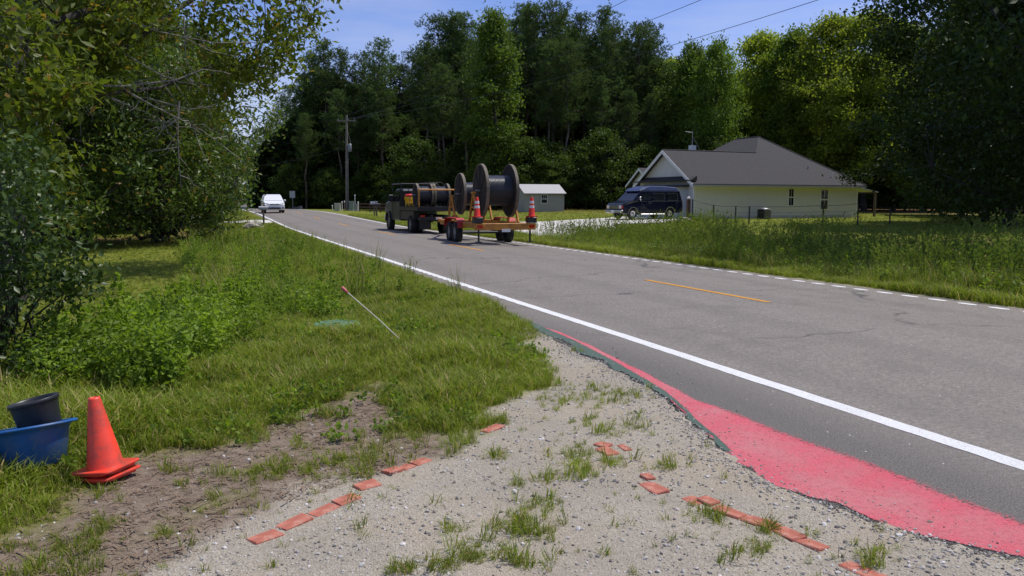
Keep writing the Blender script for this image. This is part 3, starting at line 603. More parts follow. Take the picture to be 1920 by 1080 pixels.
# ------------------------------------------------------------------ shed
sx_, sy_ = XY(1057, 76.5); shed = empty('garden_shed', (sx_, sy_, float(gz(sx_, sy_)) - .02), house.rotation_euler[2] - 0.02, 'small grey garden shed with pale roof behind the trailer', 'shed')
SL, SWd, SH = 4.2, 2.6, 1.85
MB().box((-SL, 0, 0), (0, SWd, SH)).build('wall', M['shed'], shed)
for i in range(22): MB().box((-SL + .01 + i * .195, -.022, .02), (-SL + .05 + i * .195, -.001, SH - .12)).build('batten', M['shed'], shed)
for i in range(13): MB().box((.001, .02 + i * .2, .02), (.022, .06 + i * .2, SH + .05)).build('batten', M['shed'], shed)
MB().prism([(0, SH), (SWd, SH), (SWd / 2, SH + .72)], -SL + .0, 0, 'x').build('gable', M['shed'], shed)
MB().add([(-SL - .15, -.2, SH - .08), (.15, -.2, SH - .08), (.15, SWd / 2, SH + .80), (-SL - .15, SWd / 2, SH + .80), (.15, SWd + .2, SH - .08), (-SL - .15, SWd + .2, SH - .08),
          (-SL - .15, -.2, SH - .14), (.15, -.2, SH - .14), (.15, SWd / 2, SH + .73), (-SL - .15, SWd / 2, SH + .73), (.15, SWd + .2, SH - .14), (-SL - .15, SWd + .2, SH - .14)],
         [(0, 1, 2, 3), (3, 2, 4, 5), (0, 6, 7, 1), (1, 7, 8, 2), (2, 8, 10, 4), (5, 4, 10, 11), (6, 9, 8, 7), (9, 11, 10, 8), (0, 3, 9, 6), (3, 5, 11, 9)]).build('roof', M['shed_roof'], shed)
sw = MB().box((-2.45, -.03, .85), (-1.85, -.024, 1.62)).build('window', M['glass_dark'], shed)
MB().box((-2.5, -.05, .8), (-2.45, -.023, 1.67)).box((-1.85, -.05, .8), (-1.8, -.023, 1.67)).box((-2.45, -.05, 1.62), (-1.85, -.023, 1.67)).box((-2.45, -.05, .8), (-1.85, -.023, .85)).box((-2.45, -.045, 1.21), (-1.85, -.023, 1.26)).build('frame', M['white'], sw)
for xx in (-2.25, -2.05): MB().box((xx - .012, -.04, 1.26), (xx + .012, -.031, 1.62)).build('muntin', M['white'], sw)
sd = MB().box((-3.6, -.05, .05), (-2.75, -.024, 1.72)).build('door', M['shed'], shed); MB().box((-2.86, -.08, .8), (-2.83, -.052, .98)).build('handle', M['steel'], sd)

# ------------------------------------------------------------------ vehicles
def sprism(mb, pts, wf, s0=-1, s1=1):
    k = len(pts); mb.add([(s0 * wf(y, z), y, z) for (y, z) in pts] + [(s1 * wf(y, z), y, z) for (y, z) in pts],
        [tuple(range(k)), tuple(range(2 * k - 1, k - 1, -1))] + [((i + 1) % k, i, k + i, k + (i + 1) % k) for i in range(k)]); return mb
def spanel(mb, pts, wf, s, o0=.002, o1=.012):
    k = len(pts); mb.add([(s * (wf(y, z) + o0), y, z) for (y, z) in pts] + [(s * (wf(y, z) + o1), y, z) for (y, z) in pts],
        [tuple(range(k)), tuple(range(2 * k - 1, k - 1, -1))] + [(i, (i + 1) % k, k + (i + 1) % k, k + i) for i in range(k)]); return mb
def face_panel(mb, y0, z0, y1, z1, h0, h1, off=.012):
    """panel on a slanted front/back face between two heights; off along the outward normal"""
    d = Vector((0, y1 - y0, z1 - z0)).normalized(); nrm = Vector((0, d.z, -d.y)) * off
    a = [(-h0, y0, z0), (h0, y0, z0), (h1, y1, z1), (-h1, y1, z1)]
    b2 = [(p[0], p[1] + nrm.y, p[2] + nrm.z) for p in a]
    mb.add(a + b2, [(3, 2, 1, 0), (4, 5, 6, 7), (0, 1, 5, 4), (1, 2, 6, 5), (2, 3, 7, 6), (3, 0, 4, 7)]); return mb
def wheel(parent, x, y, r, wdt, rimmat, s):
    w_ = MB().lathe([(r * .62, -wdt / 2), (r * .93, -wdt / 2), (r, -wdt * .34), (r, wdt * .34), (r * .93, wdt / 2), (r * .62, wdt / 2), (r * .62, -wdt / 2)], 24, Matrix.Translation((x, y, r)) @ Matrix.Rotation(math.pi / 2, 4, 'Y'))
    o = w_.build('wheel', M['rubber'], parent)
    rm = MB().lathe([(r * .63, wdt * .38 * s), (r * .5, wdt * .30 * s), (r * .28, wdt * .22 * s), (r * .22, wdt * .42 * s), (0.0, wdt * .44 * s)], 20, Matrix.Translation((x, y, r)) @ Matrix.Rotation(math.pi / 2, 4, 'Y'))
    rm.build('rim', rimmat, o); return o
# conversion van ------------------------------------------------
vx, vy = XY(1208, 57.2); van = empty('conversion_van', (vx, vy, float(gz(vx, vy)) + .075), house.rotation_euler[2] + math.pi / 2 + 0.03, 'dark blue conversion van with raised roof parked beside the house', 'van')
def vw(y, z): return 1.0 - .16 * max(0, (z - 1.15)) - .05 * max(0, .5 - z) - .10 * max(0, (y - 2.2))
body = [(-2.6, .42), (-2.62, .9), (-2.58, 1.3), (-2.42, 1.98), (1.05, 1.98), (1.75, 1.32), (2.52, 1.12), (2.66, .98), (2.66, .42), (2.2, .38), (2.14, .66), (1.9, .82), (1.58, .82), (1.34, .66), (1.28, .36), (-1.02, .36), (-1.08, .66), (-1.32, .82), (-1.66, .82), (-1.9, .66), (-1.96, .40)]
sprism(MB(), body, vw).build('body', M['van_blue'], van, .035)
def vr(y, z): return .86 - .35 * max(0, z - 2.0) - .05 * abs(y)/2.4
sprism(MB(), [(-2.4, 1.975), (-2.25, 2.25), (-1.2, 2.33), (.2, 2.33), (.95, 2.18), (1.25, 1.96), (1.06, 1.975)], vr).build('raised_roof', M['van_roof'], van, .05)
for s in (-1, 1):
    for (a, b2) in ((-2.15, -1.28), (-.98, -.02)): 
        wv_ = spanel(MB(), [(a, 1.32), (b2, 1.32), (b2, 1.80), (a, 1.80)], vw, s).build('side_window', M['glass_dark'], van)
        t = .035
        spanel(MB(), [(a - t, 1.80), (b2 + t, 1.80), (b2 + t, 1.80 + t), (a - t, 1.80 + t)], vw, s).build('window_trim', M['chrome'], wv_); spanel(MB(), [(a - t, 1.32 - t), (b2 + t, 1.32 - t), (b2 + t, 1.32), (a - t, 1.32)], vw, s).build('window_trim', M['chrome'], wv_)
        spanel(MB(), [(a - t, 1.32), (a, 1.32), (a, 1.80), (a - t, 1.80)], vw, s).build('window_trim', M['chrome'], wv_)
    dr = spanel(MB(), [(.15, .45), (1.12, .45), (1.12, 1.25), (1.62, 1.32), (1.02, 1.86), (.15, 1.86)], vw, s, .001, .006).build('door', M['van_blue'], van)
    spanel(MB(), [(.24, 1.33), (1.46, 1.35), (.98, 1.80), (.24, 1.80)], vw, s, .007, .014).build('door_window', M['glass_dark'], dr)
    spanel(MB(), [(.25, 1.12), (.42, 1.12), (.42, 1.17), (.25, 1.17)], vw, s, .008, .03).build('door_handle', M['chrome'], dr)
    spanel(MB(), [(-2.5, 1.24), (1.6, 1.24), (1.6, 1.27), (-2.5, 1.27)], vw, s, .012, .022).build('side_moulding', M['chrome'], van)
    MB().box((s * 1.0 - (0 if s > 0 else .22), 1.22, 1.34), (s * 1.0 + (.22 if s > 0 else 0), 1.32, 1.58), ch=.03).build('mirror', M['chrome'], van)
    MB().box((s * .98 if s > 0 else -1.14, -.95, .30), (1.14 if s > 0 else -.98, 1.15, .38), ch=.02).build('running_board', M['chrome'], van)
    for yw in (1.74, -1.49): wheel(van, s * .84, yw, .36, .24, M['chrome'], s)
    for yw in (1.74, -1.49):
        arc = [(yw + .44 * math.cos(a), .36 + .5 * math.sin(a)) for a in np.linspace(.15, math.pi - .15, 12)] + [(yw + .40 * math.cos(a), .36 + .455 * math.sin(a)) for a in np.linspace(math.pi - .15, .15, 12)]
        spanel(MB(), arc, vw, s, .004, .02).build('wheel_arch', M['chrome'], van)
    MB().box((s * .74 - .13, 2.655, .74), (s * .74 + .13, 2.69, .96), ch=.012).build('headlight', M['headlamp'], van)
    MB().box((s * .94 - .05, 2.60, .76), (s * .94 + .05, 2.67, .93), ch=.012).build('marker_light', M['lamp_red'] if s < 0 else M['amber'], van)
    MB().box((s * .84 - .07, -2.66, .95), (s * .84 + .07, -2.6, 1.25)).build('tail_light', M['lamp_red'], van)
face_panel(MB(), 1.08, 1.93, 1.70, 1.37, .76, .84).build('windscreen', M['glass_dark'], van)
gr_ = MB().box((-.6, 2.655, .74), (.6, 2.675, .96)).build('grille', M['black_metal'], van)
for i in range(4): MB().box((-.6, 2.676, .75 + i * .06), (.6, 2.69, .775 + i * .06)).build('grille_bar', M['chrome'], gr_)
MB().box((-.98, 2.62, .44), (.98, 2.80, .64), ch=.03).build('front_bumper', M['chrome'], van); MB().box((-.16, 2.801, .47), (.16, 2.81, .62)).build('number_plate', M['white'], van)
MB().box((-.98, -2.78, .44), (.98, -2.60, .62), ch=.03).build('rear_bumper', M['chrome'], van)
sp_ = MB().lathe([(.2, -.1), (.33, -.1), (.36, -.05), (.36, .05), (.33, .1), (.2, .1), (0, .1)], 20, Matrix.Translation((.25, -2.74, 1.05)) @ Matrix.Rotation(math.pi / 2, 4, 'X')).build('spare_wheel', M['rubber'], van)

# white suv coming towards the camera ---------------------------
def car(name, loc, rz, label, paint, group=None):
    o = empty(name, loc, rz, label, 'car', group)
    def cw(y, z): return .94 - .30 * max(0, z - .98) - .10 * max(0, .45 - z) - .09 * max(0, abs(y) - 1.7) 
    sprism(MB(), [(-2.25, .32), (-2.34, .62), (-2.30, 1.02), (-1.98, 1.55), (-1.55, 1.70), (.1, 1.72), (.55, 1.62), (1.22, 1.10), (2.05, .98), (2.32, .78), (2.36, .42), (2.28, .26), (1.86, .26), (1.8, .56), (1.6, .74), (1.24, .74), (1.04, .56), (.98, .26), (-.98, .26), (-1.04, .56), (-1.24, .74), (-1.6, .74), (-1.8, .56), (-1.86, .30)], cw).build('body', paint, o, .05)
    face_panel(MB(), .60, 1.56, 1.17, 1.14, .64, .78).build('windscreen', M['glass_dark'], o)
    face_panel(MB(), -2.25, 1.10, -1.98, 1.50, .72, .62, .02).build('rear_window', M['glass_dark'], o)
    for s in (-1, 1):
        spanel(MB(), [(-1.7, 1.12), (-.35, 1.10), (-.35, 1.58), (-1.5, 1.58)], cw, s).build('side_window', M['glass_dark'], o); spanel(MB(), [(-.25, 1.10), (1.0, 1.10), (.45, 1.54), (-.25, 1.58)], cw, s).build('side_window', M['glass_dark'], o)
        MB().box((s * .95 - (0 if s > 0 else .2), .84, 1.08), (s * .95 + (.2 if s > 0 else 0), .96, 1.24), ch=.03).build('mirror', paint, o)
        MB().add([(s * .86, 2.20, .94), (s * .46, 2.36, .84), (s * .46, 2.37, .74), (s * .86, 2.27, .76), (s * .90, 2.0, .98), (s * .90, 2.0, .78)], [(0, 1, 2, 3), (0, 3, 5, 4)]).build('headlight', M['headlamp'], o)
        MB().box((s * .74 - .1, 2.335, .42), (s * .74 + .1, 2.37, .52)).build('fog_light', M['glass_dark'], o)
        MB().box((s * .78 - .1, -2.36, .85), (s * .78 + .1, -2.28, 1.05)).build('tail_light', M['lamp_red'], o)
        for yw in (1.42, -1.42): wheel(o, s * .82, yw, .35, .22, M['steel'], s)
    MB().box((-.44, 2.33, .74), (.44, 2.375, .84), ch=.01).build('grille', M['black_metal'], o)
    MB().box((-.55, 2.345, .36), (.55, 2.385, .52), ch=.01).build('lower_grille', M['black_metal'], o)
    MB().box((-.16, 2.386, .53), (.16, 2.392, .63)).build('number_plate', M['white'], o)
    MB().box((-.04, 2.376, .76), (.04, 2.384, .82)).build('badge', M['chrome'], o)
    return o
cx_, cy_ = XY(508, 78.0); suv = car('white_suv', (6.35, 78.5, float(road_z(6.35, 78.5)) + .003), math.pi, 'white car driving towards the camera on the road', M['car_white'])
car('dark_car', (6.2, 178, float(road_z(6.2, 178)) + .003), math.pi, 'tiny dark car far down the road behind the white car', M['car_grey'])

# flatbed truck --------------------------------------------------
TX, TY = 10.80, 37.3; trk = empty('flatbed_truck', (TX, TY, float(road_z(TX, TY)) - .045), 0.012, 'dark flatbed work truck towing the orange reel trailer', 'truck')
def tw(y, z): return 1.02 - .17 * max(0, z - 1.55) - .05 * max(0, y - 6.6)
sprism(MB(), [(3.55, .62), (3.55, 2.2), (3.68, 2.3), (4.75, 2.3), (4.95, 2.24), (5.42, 1.72), (6.95, 1.58), (7.12, 1.42), (7.16, .7), (6.72, .62), (6.62, .92), (6.4, 1.1), (5.9, 1.1), (5.66, .9), (5.58, .62)], tw).build('cab', M['truck_paint'], trk, .06)
face_panel(MB(), 4.98, 2.20, 5.38, 1.76, .84, .92).build('windscreen', M['glass_dark'], trk)
for s in (-1, 1):
    d_ = spanel(MB(), [(3.75, .7), (5.35, .7), (5.35, 1.66), (4.88, 2.2), (3.75, 2.2)], tw, s, .001, .008).build('door', M['truck_paint'], trk)
    spanel(MB(), [(3.95, 1.62), (5.2, 1.66), (4.8, 2.12), (3.95, 2.12)], tw, s, .009, .016).build('door_window', M['glass_dark'], d_); spanel(MB(), [(3.85, 1.4), (4.05, 1.4), (4.05, 1.45), (3.85, 1.45)], tw, s, .01, .04).build('door_handle', M['chrome'], d_)
    MB().box((s * 1.02 - (0 if s > 0 else .26), 5.0, 1.62), (s * 1.02 + (.26 if s > 0 else 0), 5.12, 1.98), ch=.03).build('mirror', M['black_metal'], trk)
    MB().box((s * .86 - .12, 7.1, 1.0), (s * .86 + .12, 7.18, 1.25), ch=.02).build('headlight', M['headlamp'], trk)
    wheel(trk, s * .92, 6.15, .47, .28, M['steel'], s)
    wheel(trk, s * .95, 1.45, .47, .27, M['steel'], s); wheel(trk, s * .62, 1.45, .47, .27, M['steel'], s)
    arc = [(6.15 + .62 * math.cos(a), .47 + .64 * math.sin(a)) for a in np.linspace(.1, math.pi - .1, 14)] + [(6.15 + .54 * math.cos(a), .47 + .56 * math.sin(a)) for a in np.linspace(math.pi - .1, .1, 14)]
    spanel(MB(), arc, tw, s, .0, .09).build('wheel_arch', M['truck_paint'], trk)
    MB().box((s * .62 - .28, .18, .28), (s * .62 + .28, .21, .85)).build('mud_flap', M['black_metal'], trk)
    MB().box((s * .82 - .12, -.03, .86), (s * .82 + .12, .0, .97)).build('tail_light', M['lamp_red'], trk)
    for i in range(5): MB().box((s * 1.08 - (.0 if s > 0 else .05), .3 + i * .74, 1.36), (s * 1.08 + (.05 if s > 0 else 0), .37 + i * .74, 1.52)).build('stake_pocket', M['black_metal'], trk)
MB().box((-1.08, 0, 1.18), (1.08, 3.42, 1.36)).build('flat_bed', M['black_metal'], trk)
MB().box((-.42, -.0, .62), (-.28, 7.0, .98)).box((.28, 0, .62), (.42, 7.0, .98)).build('chassis', M['black_metal'], trk)
MB().box((-1.02, .9, .70), (-.72, 3.3, 1.17), ch=.02).build('toolbox', M['black_metal'], trk)
MB().box((-1.0, -.05, .72), (1.0, .06, .88)).build('rear_bumper', M['black_metal'], trk); MB().box((-.16, -.062, .74), (.16, -.052, .87)).build('number_plate', M['white'], trk)
MB().box((-1.0, 7.12, .55), (1.0, 7.34, .85), ch=.03).build('front_bumper', M['chrome'], trk)
rk = MB()
for x in (-1.0, 1.0):
    for y in (3.46, 5.2): rk.tube([(x, y, 1.36 if y < 4 else 2.1), (x, y, 2.54)], .03, 8)
    rk.tube([(x, 3.46, 2.54), (x, 5.35, 2.54)], .035, 8)
for y in (3.46, 4.3, 5.2): rk.tube([(-1.0, y, 2.54), (1.0, y, 2.54)], .03, 8)
rk.build('rack', M['black_metal'], trk)
MB().tube([(-.95, .12, 1.36), (-.95, .12, 2.2)], .04, 8).tube([(.95, .12, 1.36), (.95, .12, 2.2)], .04, 8).tube([(-.95, .12, 2.2), (.95, .12, 2.2)], .04, 8).build('rear_stand', M['rust_orange'], trk)
for yy in (.75, 1.6): MB().tube([(-1.09, yy, 1.34), (-1.0, yy, 1.8), (-.46, yy, 2.57), (.4, yy, 2.57), (1.0, yy, 1.8), (1.09, yy, 1.34)], .011, 6).build('tie_strap', M['black_metal'], trk)
hb = MB(); 
for i in range(7): hb.tube([(-.9 + i * .3, 3.45, 1.36), (-.9 + i * .3, 3.45, 2.5)], .02, 6)
hb.build('headboard', M['black_metal'], trk)

def reel(name, x, y, z, r, drum, wdt, label, rimmat, n=36):
    """cable reel with its axle across the road"""
    o = empty(name, (x, y, z), 0, label, 'reel', 'cable reels'); R = Matrix.Rotation(math.pi / 2, 4, 'Y')
    for s in (-1, 1):
        fl = MB().lathe([(.05, s * wdt / 2 - .04), (r - .03, s * wdt / 2 - .04), (r - .03, s * wdt / 2 + .04), (.05, s * wdt / 2 + .04), (.05, s * wdt / 2 - .04)], n, R, False).build('flange', M['reel'], o)
        MB().lathe([(r - .05, s * wdt / 2 - .055), (r, s * wdt / 2 - .055), (r, s * wdt / 2 + .055), (r - .05, s * wdt / 2 + .055), (r - .05, s * wdt / 2 - .055)], n, R, False).build('rim', rimmat, fl)
        sp = MB()
        for k in range(8): a = k * math.pi / 4; sp.box((s * (wdt / 2 + .05) - .012, .12, -.05), (s * (wdt / 2 + .05) + .012, r - .07, .05), Matrix.Rotation(a, 4, 'X'))
        sp.build('spoke', M['reel'], fl)
    cb = []; k = max(8, int((wdt - .08) / .05)); z0 = -(wdt / 2 - .04); st = (wdt - .08) / k
    for i in range(k):
        for t in (0.02, .25, .5, .75): cb.append((drum + .016 * math.sin(t * math.pi), z0 + (i + t) * st))
    cb.append((drum, -z0)); MB().lathe(cb, n, R).build('wound_cable', M['cable'], o)
    MB().cyl((-wdt / 2 - .22, 0, 0), (wdt / 2 + .22, 0, 0), .04, 10).build('axle', M['steel'], o); return o
bz = trk.location.z + 1.36
reel('cable_reel', TX - .46, TY + 1.15, bz + .585, .58, .42, .72, 'small black cable reel on the truck bed, nearest the road centre', M['reel_rim'])
reel('cable_reel', TX + .40, TY + 1.15, bz + .585, .58, .42, .72, 'small black cable reel on the truck bed, on the verge side', M['reel_rim'])
reel('cable_reel', TX + .1, TY + 2.6, bz + .505, .50, .36, .8, 'low black cable reel on the truck bed just behind the cab', M['reel_rim'])
ck = empty('water_cooler', (TX - .80, TY + 2.45, bz), 0, 'yellow drink cooler with red lid on the truck bed', 'cooler')
MB().lathe([(0, .0), (.22, .0), (.25, .03), (.265, .5), (.25, .52), (0, .52)], 20).build('body', M['yellow_paint'], ck); MB().lathe([(.27, .52), (.275, .58), (.2, .64), (0, .65)], 20).build('lid', M['red_plastic'], ck)
MB().box((-.3, -.03, .36), (-.25, .03, .5)).box((.25, -.03, .36), (.3, .03, .5)).build('handle', M['yellow_paint'], ck); MB().box((-.03, -.32, .06), (.03, -.25, .11)).build('tap', M['white'], ck)
cb_ = empty('cable_coil', (TX - .8, TY + 1.95, bz), 0, 'yellow coiled hose lying on the truck bed beside the cooler', 'hose')
MB().tube([(.2 * (1 + .1 * math.sin(a * 3)) * math.cos(a), .2 * math.sin(a) * 1.2, .03 + .012 * a / 2) for a in np.linspace(0, 30, 90)], .024, 6).build('coil', M['yellow_paint'], cb_)

# reel trailer ---------------------------------------------------
RX, RY = 10.40, 26.7; rz_ = float(road_z(RX, RY)) - .045; trl = empty('reel_trailer', (RX, RY, rz_), 0.0, 'orange cable reel trailer with red fenders behind the truck', 'trailer')
OR = M['rust_orange']
for s in (-1, 1):
    MB().box((s * .92 - .07, .0, .66), (s * .92 + .07, 6.2, .86), ch=.012).build('side_beam', OR, trl)
    MB().tube([(s * .92, 6.2, .76), (s * .12, 8.6, .72)], .07, 8).build('draw_bar', OR, trl)
    wheel(trl, s * 1.05, 2.95, .42, .26, M['steel'], s); wheel(trl, s * 1.05, 3.9, .42, .26, M['steel'], s)
    fm = MB(); pr_ = [(2.3, .62), (2.36, .86), (2.55, .98), (4.3, .98), (4.5, .86), (4.56, .62)]
    for i in range(len(pr_) - 1):
        (ya, za), (yb, zb) = pr_[i], pr_[i + 1]; fm.add([(s * .9, ya, za), (s * 1.2, ya, za), (s * 1.2, yb, zb), (s * .9, yb, zb), (s * .9, ya, za + .02), (s * 1.2, ya, za + .02), (s * 1.2, yb, zb + .02), (s * .9, yb, zb + .02)], [(3, 2, 1, 0), (4, 5, 6, 7), (1, 2, 6, 5), (0, 4, 7, 3)])
    fm.build('fender', M['red_paint'], trl)
    MB().box((s * .98 - .1, -.085, .70), (s * .98 + .1, -.06, .80)).build('tail_light', M['lamp_red'], trl)
    MB().box((s * 1.02 - .16, -.08, .87), (s * 1.02 + .16, .30, 1.08), ch=.02).build('corner_box', M['black_metal'], trl)
    for yy, hz in ((1.5, 2.05), (4.9, 1.95)):
        xo = s * .78
        MB().tube([(xo, yy - .62, .86), (xo, yy, hz - .06)], .05, 8).tube([(xo, yy + .62, .86), (xo, yy, hz - .06)], .05, 8).tube([(xo, yy - .33, 1.42), (xo, yy + .33, 1.42)], .035, 8).box((xo - .07, yy - .1, hz - .12), (xo + .07, yy + .1, hz - .045)).build('reel_stand', OR, trl)
    MB().tube([(s * .98, .12, .2), (s * .98, .12, .86)], .035, 8).box((s * .98 - .1, .02, .17), (s * .98 + .1, .22, .2)).build('jack_leg', M['black_metal'], trl)
MB().box((-1.15, -.06, .62), (1.15, .12, .86), ch=.012).build('rear_beam', OR, trl)
for yy in (1.6, 3.4, 4.9, 6.1): MB().box((-.86, yy, .68), (.86, yy + .1, .82)).build('cross_beam', OR, trl)
MB().box((-.16, -.082, .55), (.16, -.062, .66)).build('number_plate', M['white'], trl)
MB().box((-.5, 8.5, .68), (-.35, 8.7, .78)).box((-.1, 8.45, .66), (.1, 10.6, .78)).build('tongue', OR, trl)
for yy in (2.95, 3.9): MB().cyl((-1.0, yy, .42), (1.0, yy, .42), .05, 8).build('axle', M['black_metal'], trl)
reel('cable_reel', RX + .08, RY + 1.5, rz_ + 2.05, 1.0, .55, 1.14, 'largest black cable reel, on the rear stand of the trailer', M['reel_rim'], 48)
reel('cable_reel', RX + .02, RY + 4.9, rz_ + 1.95, .86, .46, .84, 'mid sized cable reel on the front stand of the trailer', M['reel_rim'], 40)

def lean(o, rz, left=0.0, back=0.0):
    """spin by rz, then lean towards picture left and away"""
    o.rotation_euler = (Matrix.Rotation(-back, 4, Vector((CY, -SY, 0))) @ Matrix.Rotation(-left, 4, Vector((SY, CY, 0))) @ Matrix.Rotation(rz, 4, 'Z')).to_euler()
def cone(name, loc, rz, label, h, base, mat, collars=False, tilt=(0, 0), group=None, feet=True):
    o = empty(name, loc, rz, label, 'cone', group); lean(o, rz, tilt[0], tilt[1])
    r0 = base * .36; th = h * .055
    MB().lathe([(r0 * 1.05, th), (r0, th + .01), (h * .078, h - .012), (h * .07, h), (h * .052, h), (h * .05, h - .05)], 32).build('body', mat, o)
    bm_ = MB(); q = base / 2; c = q * .22; oct_ = []
    for (sx, sy) in ((1, 1), (-1, 1), (-1, -1), (1, -1)):
        for a in np.linspace(0, math.pi / 2, 5): a2 = a + {(1, 1): 0, (-1, 1): math.pi / 2, (-1, -1): math.pi, (1, -1): 1.5 * math.pi}[(sx, sy)]; oct_.append((sx * (q - c) + c * math.cos(a2), sy * (q - c) + c * math.sin(a2)))
    bm_.prism(oct_, th * .35, th)
    if feet:
        for k in range(4):
            a = k * math.pi / 2; bm_.box((q * .45, -q * .7, -.004), (q * .93, q * .7, th * .36), Matrix.Rotation(a, 4, 'Z'))
    bm_.build('base', mat, o, .006)
    if collars:
        for (a, b2) in ((.42, .56), (.66, .80)):
            ra = r0 + (h * .078 - r0) * a + .004; rb = r0 + (h * .078 - r0) * b2 + .004; MB().lathe([(ra, th + (h - th) * a), (rb, th + (h - th) * b2)], 28).build('reflective_collar', M['collar'], o)
    return o
TRAILER = [trl] + [o for o in bpy.data.objects if o.name.startswith('cable_reel') and o.location.y < 35]
cone('traffic_cone', (RX - 1.04, RY + .10, rz_ + 1.082), .1, 'red cone with white collars on the left rear corner of the trailer', .72, .34, M['red_plastic'], True, group='cones on the trailer')
cone('traffic_cone', (RX + 1.04, RY + .10, rz_ + 1.082), .3, 'red cone with white collars on the right rear corner of the trailer', .72, .34, M['red_plastic'], True, group='cones on the trailer')

TRAILER += [o for o in bpy.data.objects if o.name.startswith('traffic_cone')]; TA = -0.055      # the trailer stands slightly askew to the lane
for o in TRAILER:
    q = Matrix.Rotation(TA, 4, 'Z') @ (o.location - Vector((RX, RY + 3, 0))); o.location = q + Vector((RX, RY + 3, 0)); o.rotation_euler[2] += TA
# ------------------------------------------------------------------ roadside furniture
def gpos(px, d): x, y = XY(px, d); return (x, y, float(gz(x, y)))
ppos = gpos(652, 95); pole = empty('utility_pole', ppos, 0, 'weathered wooden utility pole with small transformer beside the road', 'pole')
MB().tube([(0, 0, -.5), (.10, 0, 5), (.22, 0, 11.2)], [.17, .15, .11], 12).build('shaft', M['pole_wood'], pole)
ca = MB().box((-.9, -.06, 10.45), (1.3, .06, 10.58)).build('crossarm', M['pole_wood'], pole); ca.rotation_euler = (0, 0, -YAW)
for x in (-.75, .4, 1.15): ins = MB().cyl((x, 0, 10.58), (x, 0, 10.78), .045, 8).build('insulator', M['steel'], pole); ins.rotation_euler = (0, 0, -YAW)
MB().lathe([(0, 6.9), (.2, 6.9), (.22, 6.95), (.22, 7.75), (.18, 7.82), (0, 7.84)], 16, Matrix.Translation((.48, -.2, 0))).build('transformer', M['steel'], pole)
MB().tube([(.5, -.2, 7.84), (.55, -.2, 8.15), (.3, -.1, 9.2)], .02, 6).tube([(-.2, 0, 8.0), (.3, 0, 8.0)], .03, 6).build('bracket', M['steel'], pole)
MB().tube([(.16, -.14, 0), (.22, -.14, 4), (.28, -.14, 7.5)], .03, 6).build('conduit', M['steel'], pole)
# overhead wires run from the pole to the next one out of the picture on the right
pw = Vector(ppos)
for (za, zb, dx, xe, ye, sag, nm) in ((10.7, 12.6, -.7, 31, 10, 1.7, 'lowest'), (10.8, 15.0, .4, 30, 11, 1.5, 'second lowest'), (10.8, 17.6, 1.1, 29, 12, 1.5, 'second highest'), (11.2, 19.8, .2, 28.5, 12.5, 1.5, 'highest')):
    a = pw + Vector((dx * CY + .2, -dx * SY, za)); b2 = Vector((xe, ye, zb)); pts = [a.lerp(b2, t) - Vector((0, 0, sag * 4 * t * (1 - t))) for t in np.linspace(0, 1, 40)]
    o = MB().tube([p - a for p in pts], .016, 5).build('power_line', M['black_metal']); o.location = a
    tag(o, 'overhead power line crossing the sky, ' + nm + ' of four', 'wire', 'overhead power lines')
a = pw + Vector((-.1, 0, 7.4)); b2 = Vector(gpos(300, 118)) + Vector((0, 0, 7.0))
o = MB().tube([a.lerp(b2, t) - a - Vector((0, 0, 1.6 * 4 * t * (1 - t))) for t in np.linspace(0, 1, 30)], .022, 5).build('service_line', M['black_metal']); o.location = a; tag(o, 'sagging black cable leaving the utility pole to the left', 'wire')

def mailbox(px, d, label, post_h=1.05, scale=1.0, rz=0.0, mat='steel'):
    o = empty('mailbox', gpos(px, d), rz, label, 'mailbox', 'roadside mailboxes')
    MB().box((-.05, -.05, -.4), (.05, .05, post_h)).build('post', M['wood'], o)
    MB().box((-.09, -.24, post_h), (.09, .24, post_h + .03)).build('platform', M['wood'], o)
    pr_ = [(-.085, post_h + .03), (.085, post_h + .03), (.085, post_h + .15)] + [(.085 * math.cos(a), post_h + .15 + .085 * math.sin(a)) for a in np.linspace(0, math.pi, 9)][1:-1] + [(-.085, post_h + .15)]
    MB().prism(pr_, -.25 * scale, .25 * scale, 'y').build('box', M[mat], o)
    MB().prism([(x * 1.03, z) for x, z in pr_], -.265 * scale, -.251 * scale, 'y').build('door', M[mat], o)
    fl = MB().box((.088, -.1, post_h + .1), (.096, -.07, post_h + .32)).box((.088, -.1, post_h + .26), (.096, .03, post_h + .32)).build('flag', M['red_paint'], o); return o
mailbox(496, 50, 'grey mailbox on a wooden post in front of the white car', 1.0, 1.15, math.pi / 2 + .1)
mailbox(448, 74, 'brown mailbox on a post between the road and far left lawn', 1.05, 1, math.pi / 2, 'wood')
mailbox(425, 105, 'farthest mailbox beside the dark car on the left verge', 1.05, 1, math.pi / 2, 'black_metal')
mailbox(707, 63, 'black mailbox just ahead of the truck bonnet', 1.05, 1.2, -math.pi / 2, 'black_metal')
nb = empty('newspaper_box', gpos(703, 63.4), -math.pi / 2, 'white newspaper box next to the black mailbox', 'newspaper box')
MB().box((-.04, -.04, -.3), (.04, .04, 1.2)).build('post', M['wood'], nb); MB().box((-.11, -.3, 1.2), (.11, .25, 1.225)).box((-.11, -.3, 1.4), (.11, .25, 1.425)).box((-.11, -.3, 1.225), (-.085, .25, 1.4)).box((.085, -.3, 1.225), (.11, .25, 1.4)).build('sleeve', M['white'], nb)
mailbox(593, 112, 'small far mailbox on the right verge past the utility pole', 1.05, 1.3, -math.pi / 2, 'white')
sg = empty('road_sign', gpos(551, 104), -YAW + .1, 'plain pale back of a rectangular road sign at the wood edge', 'sign')
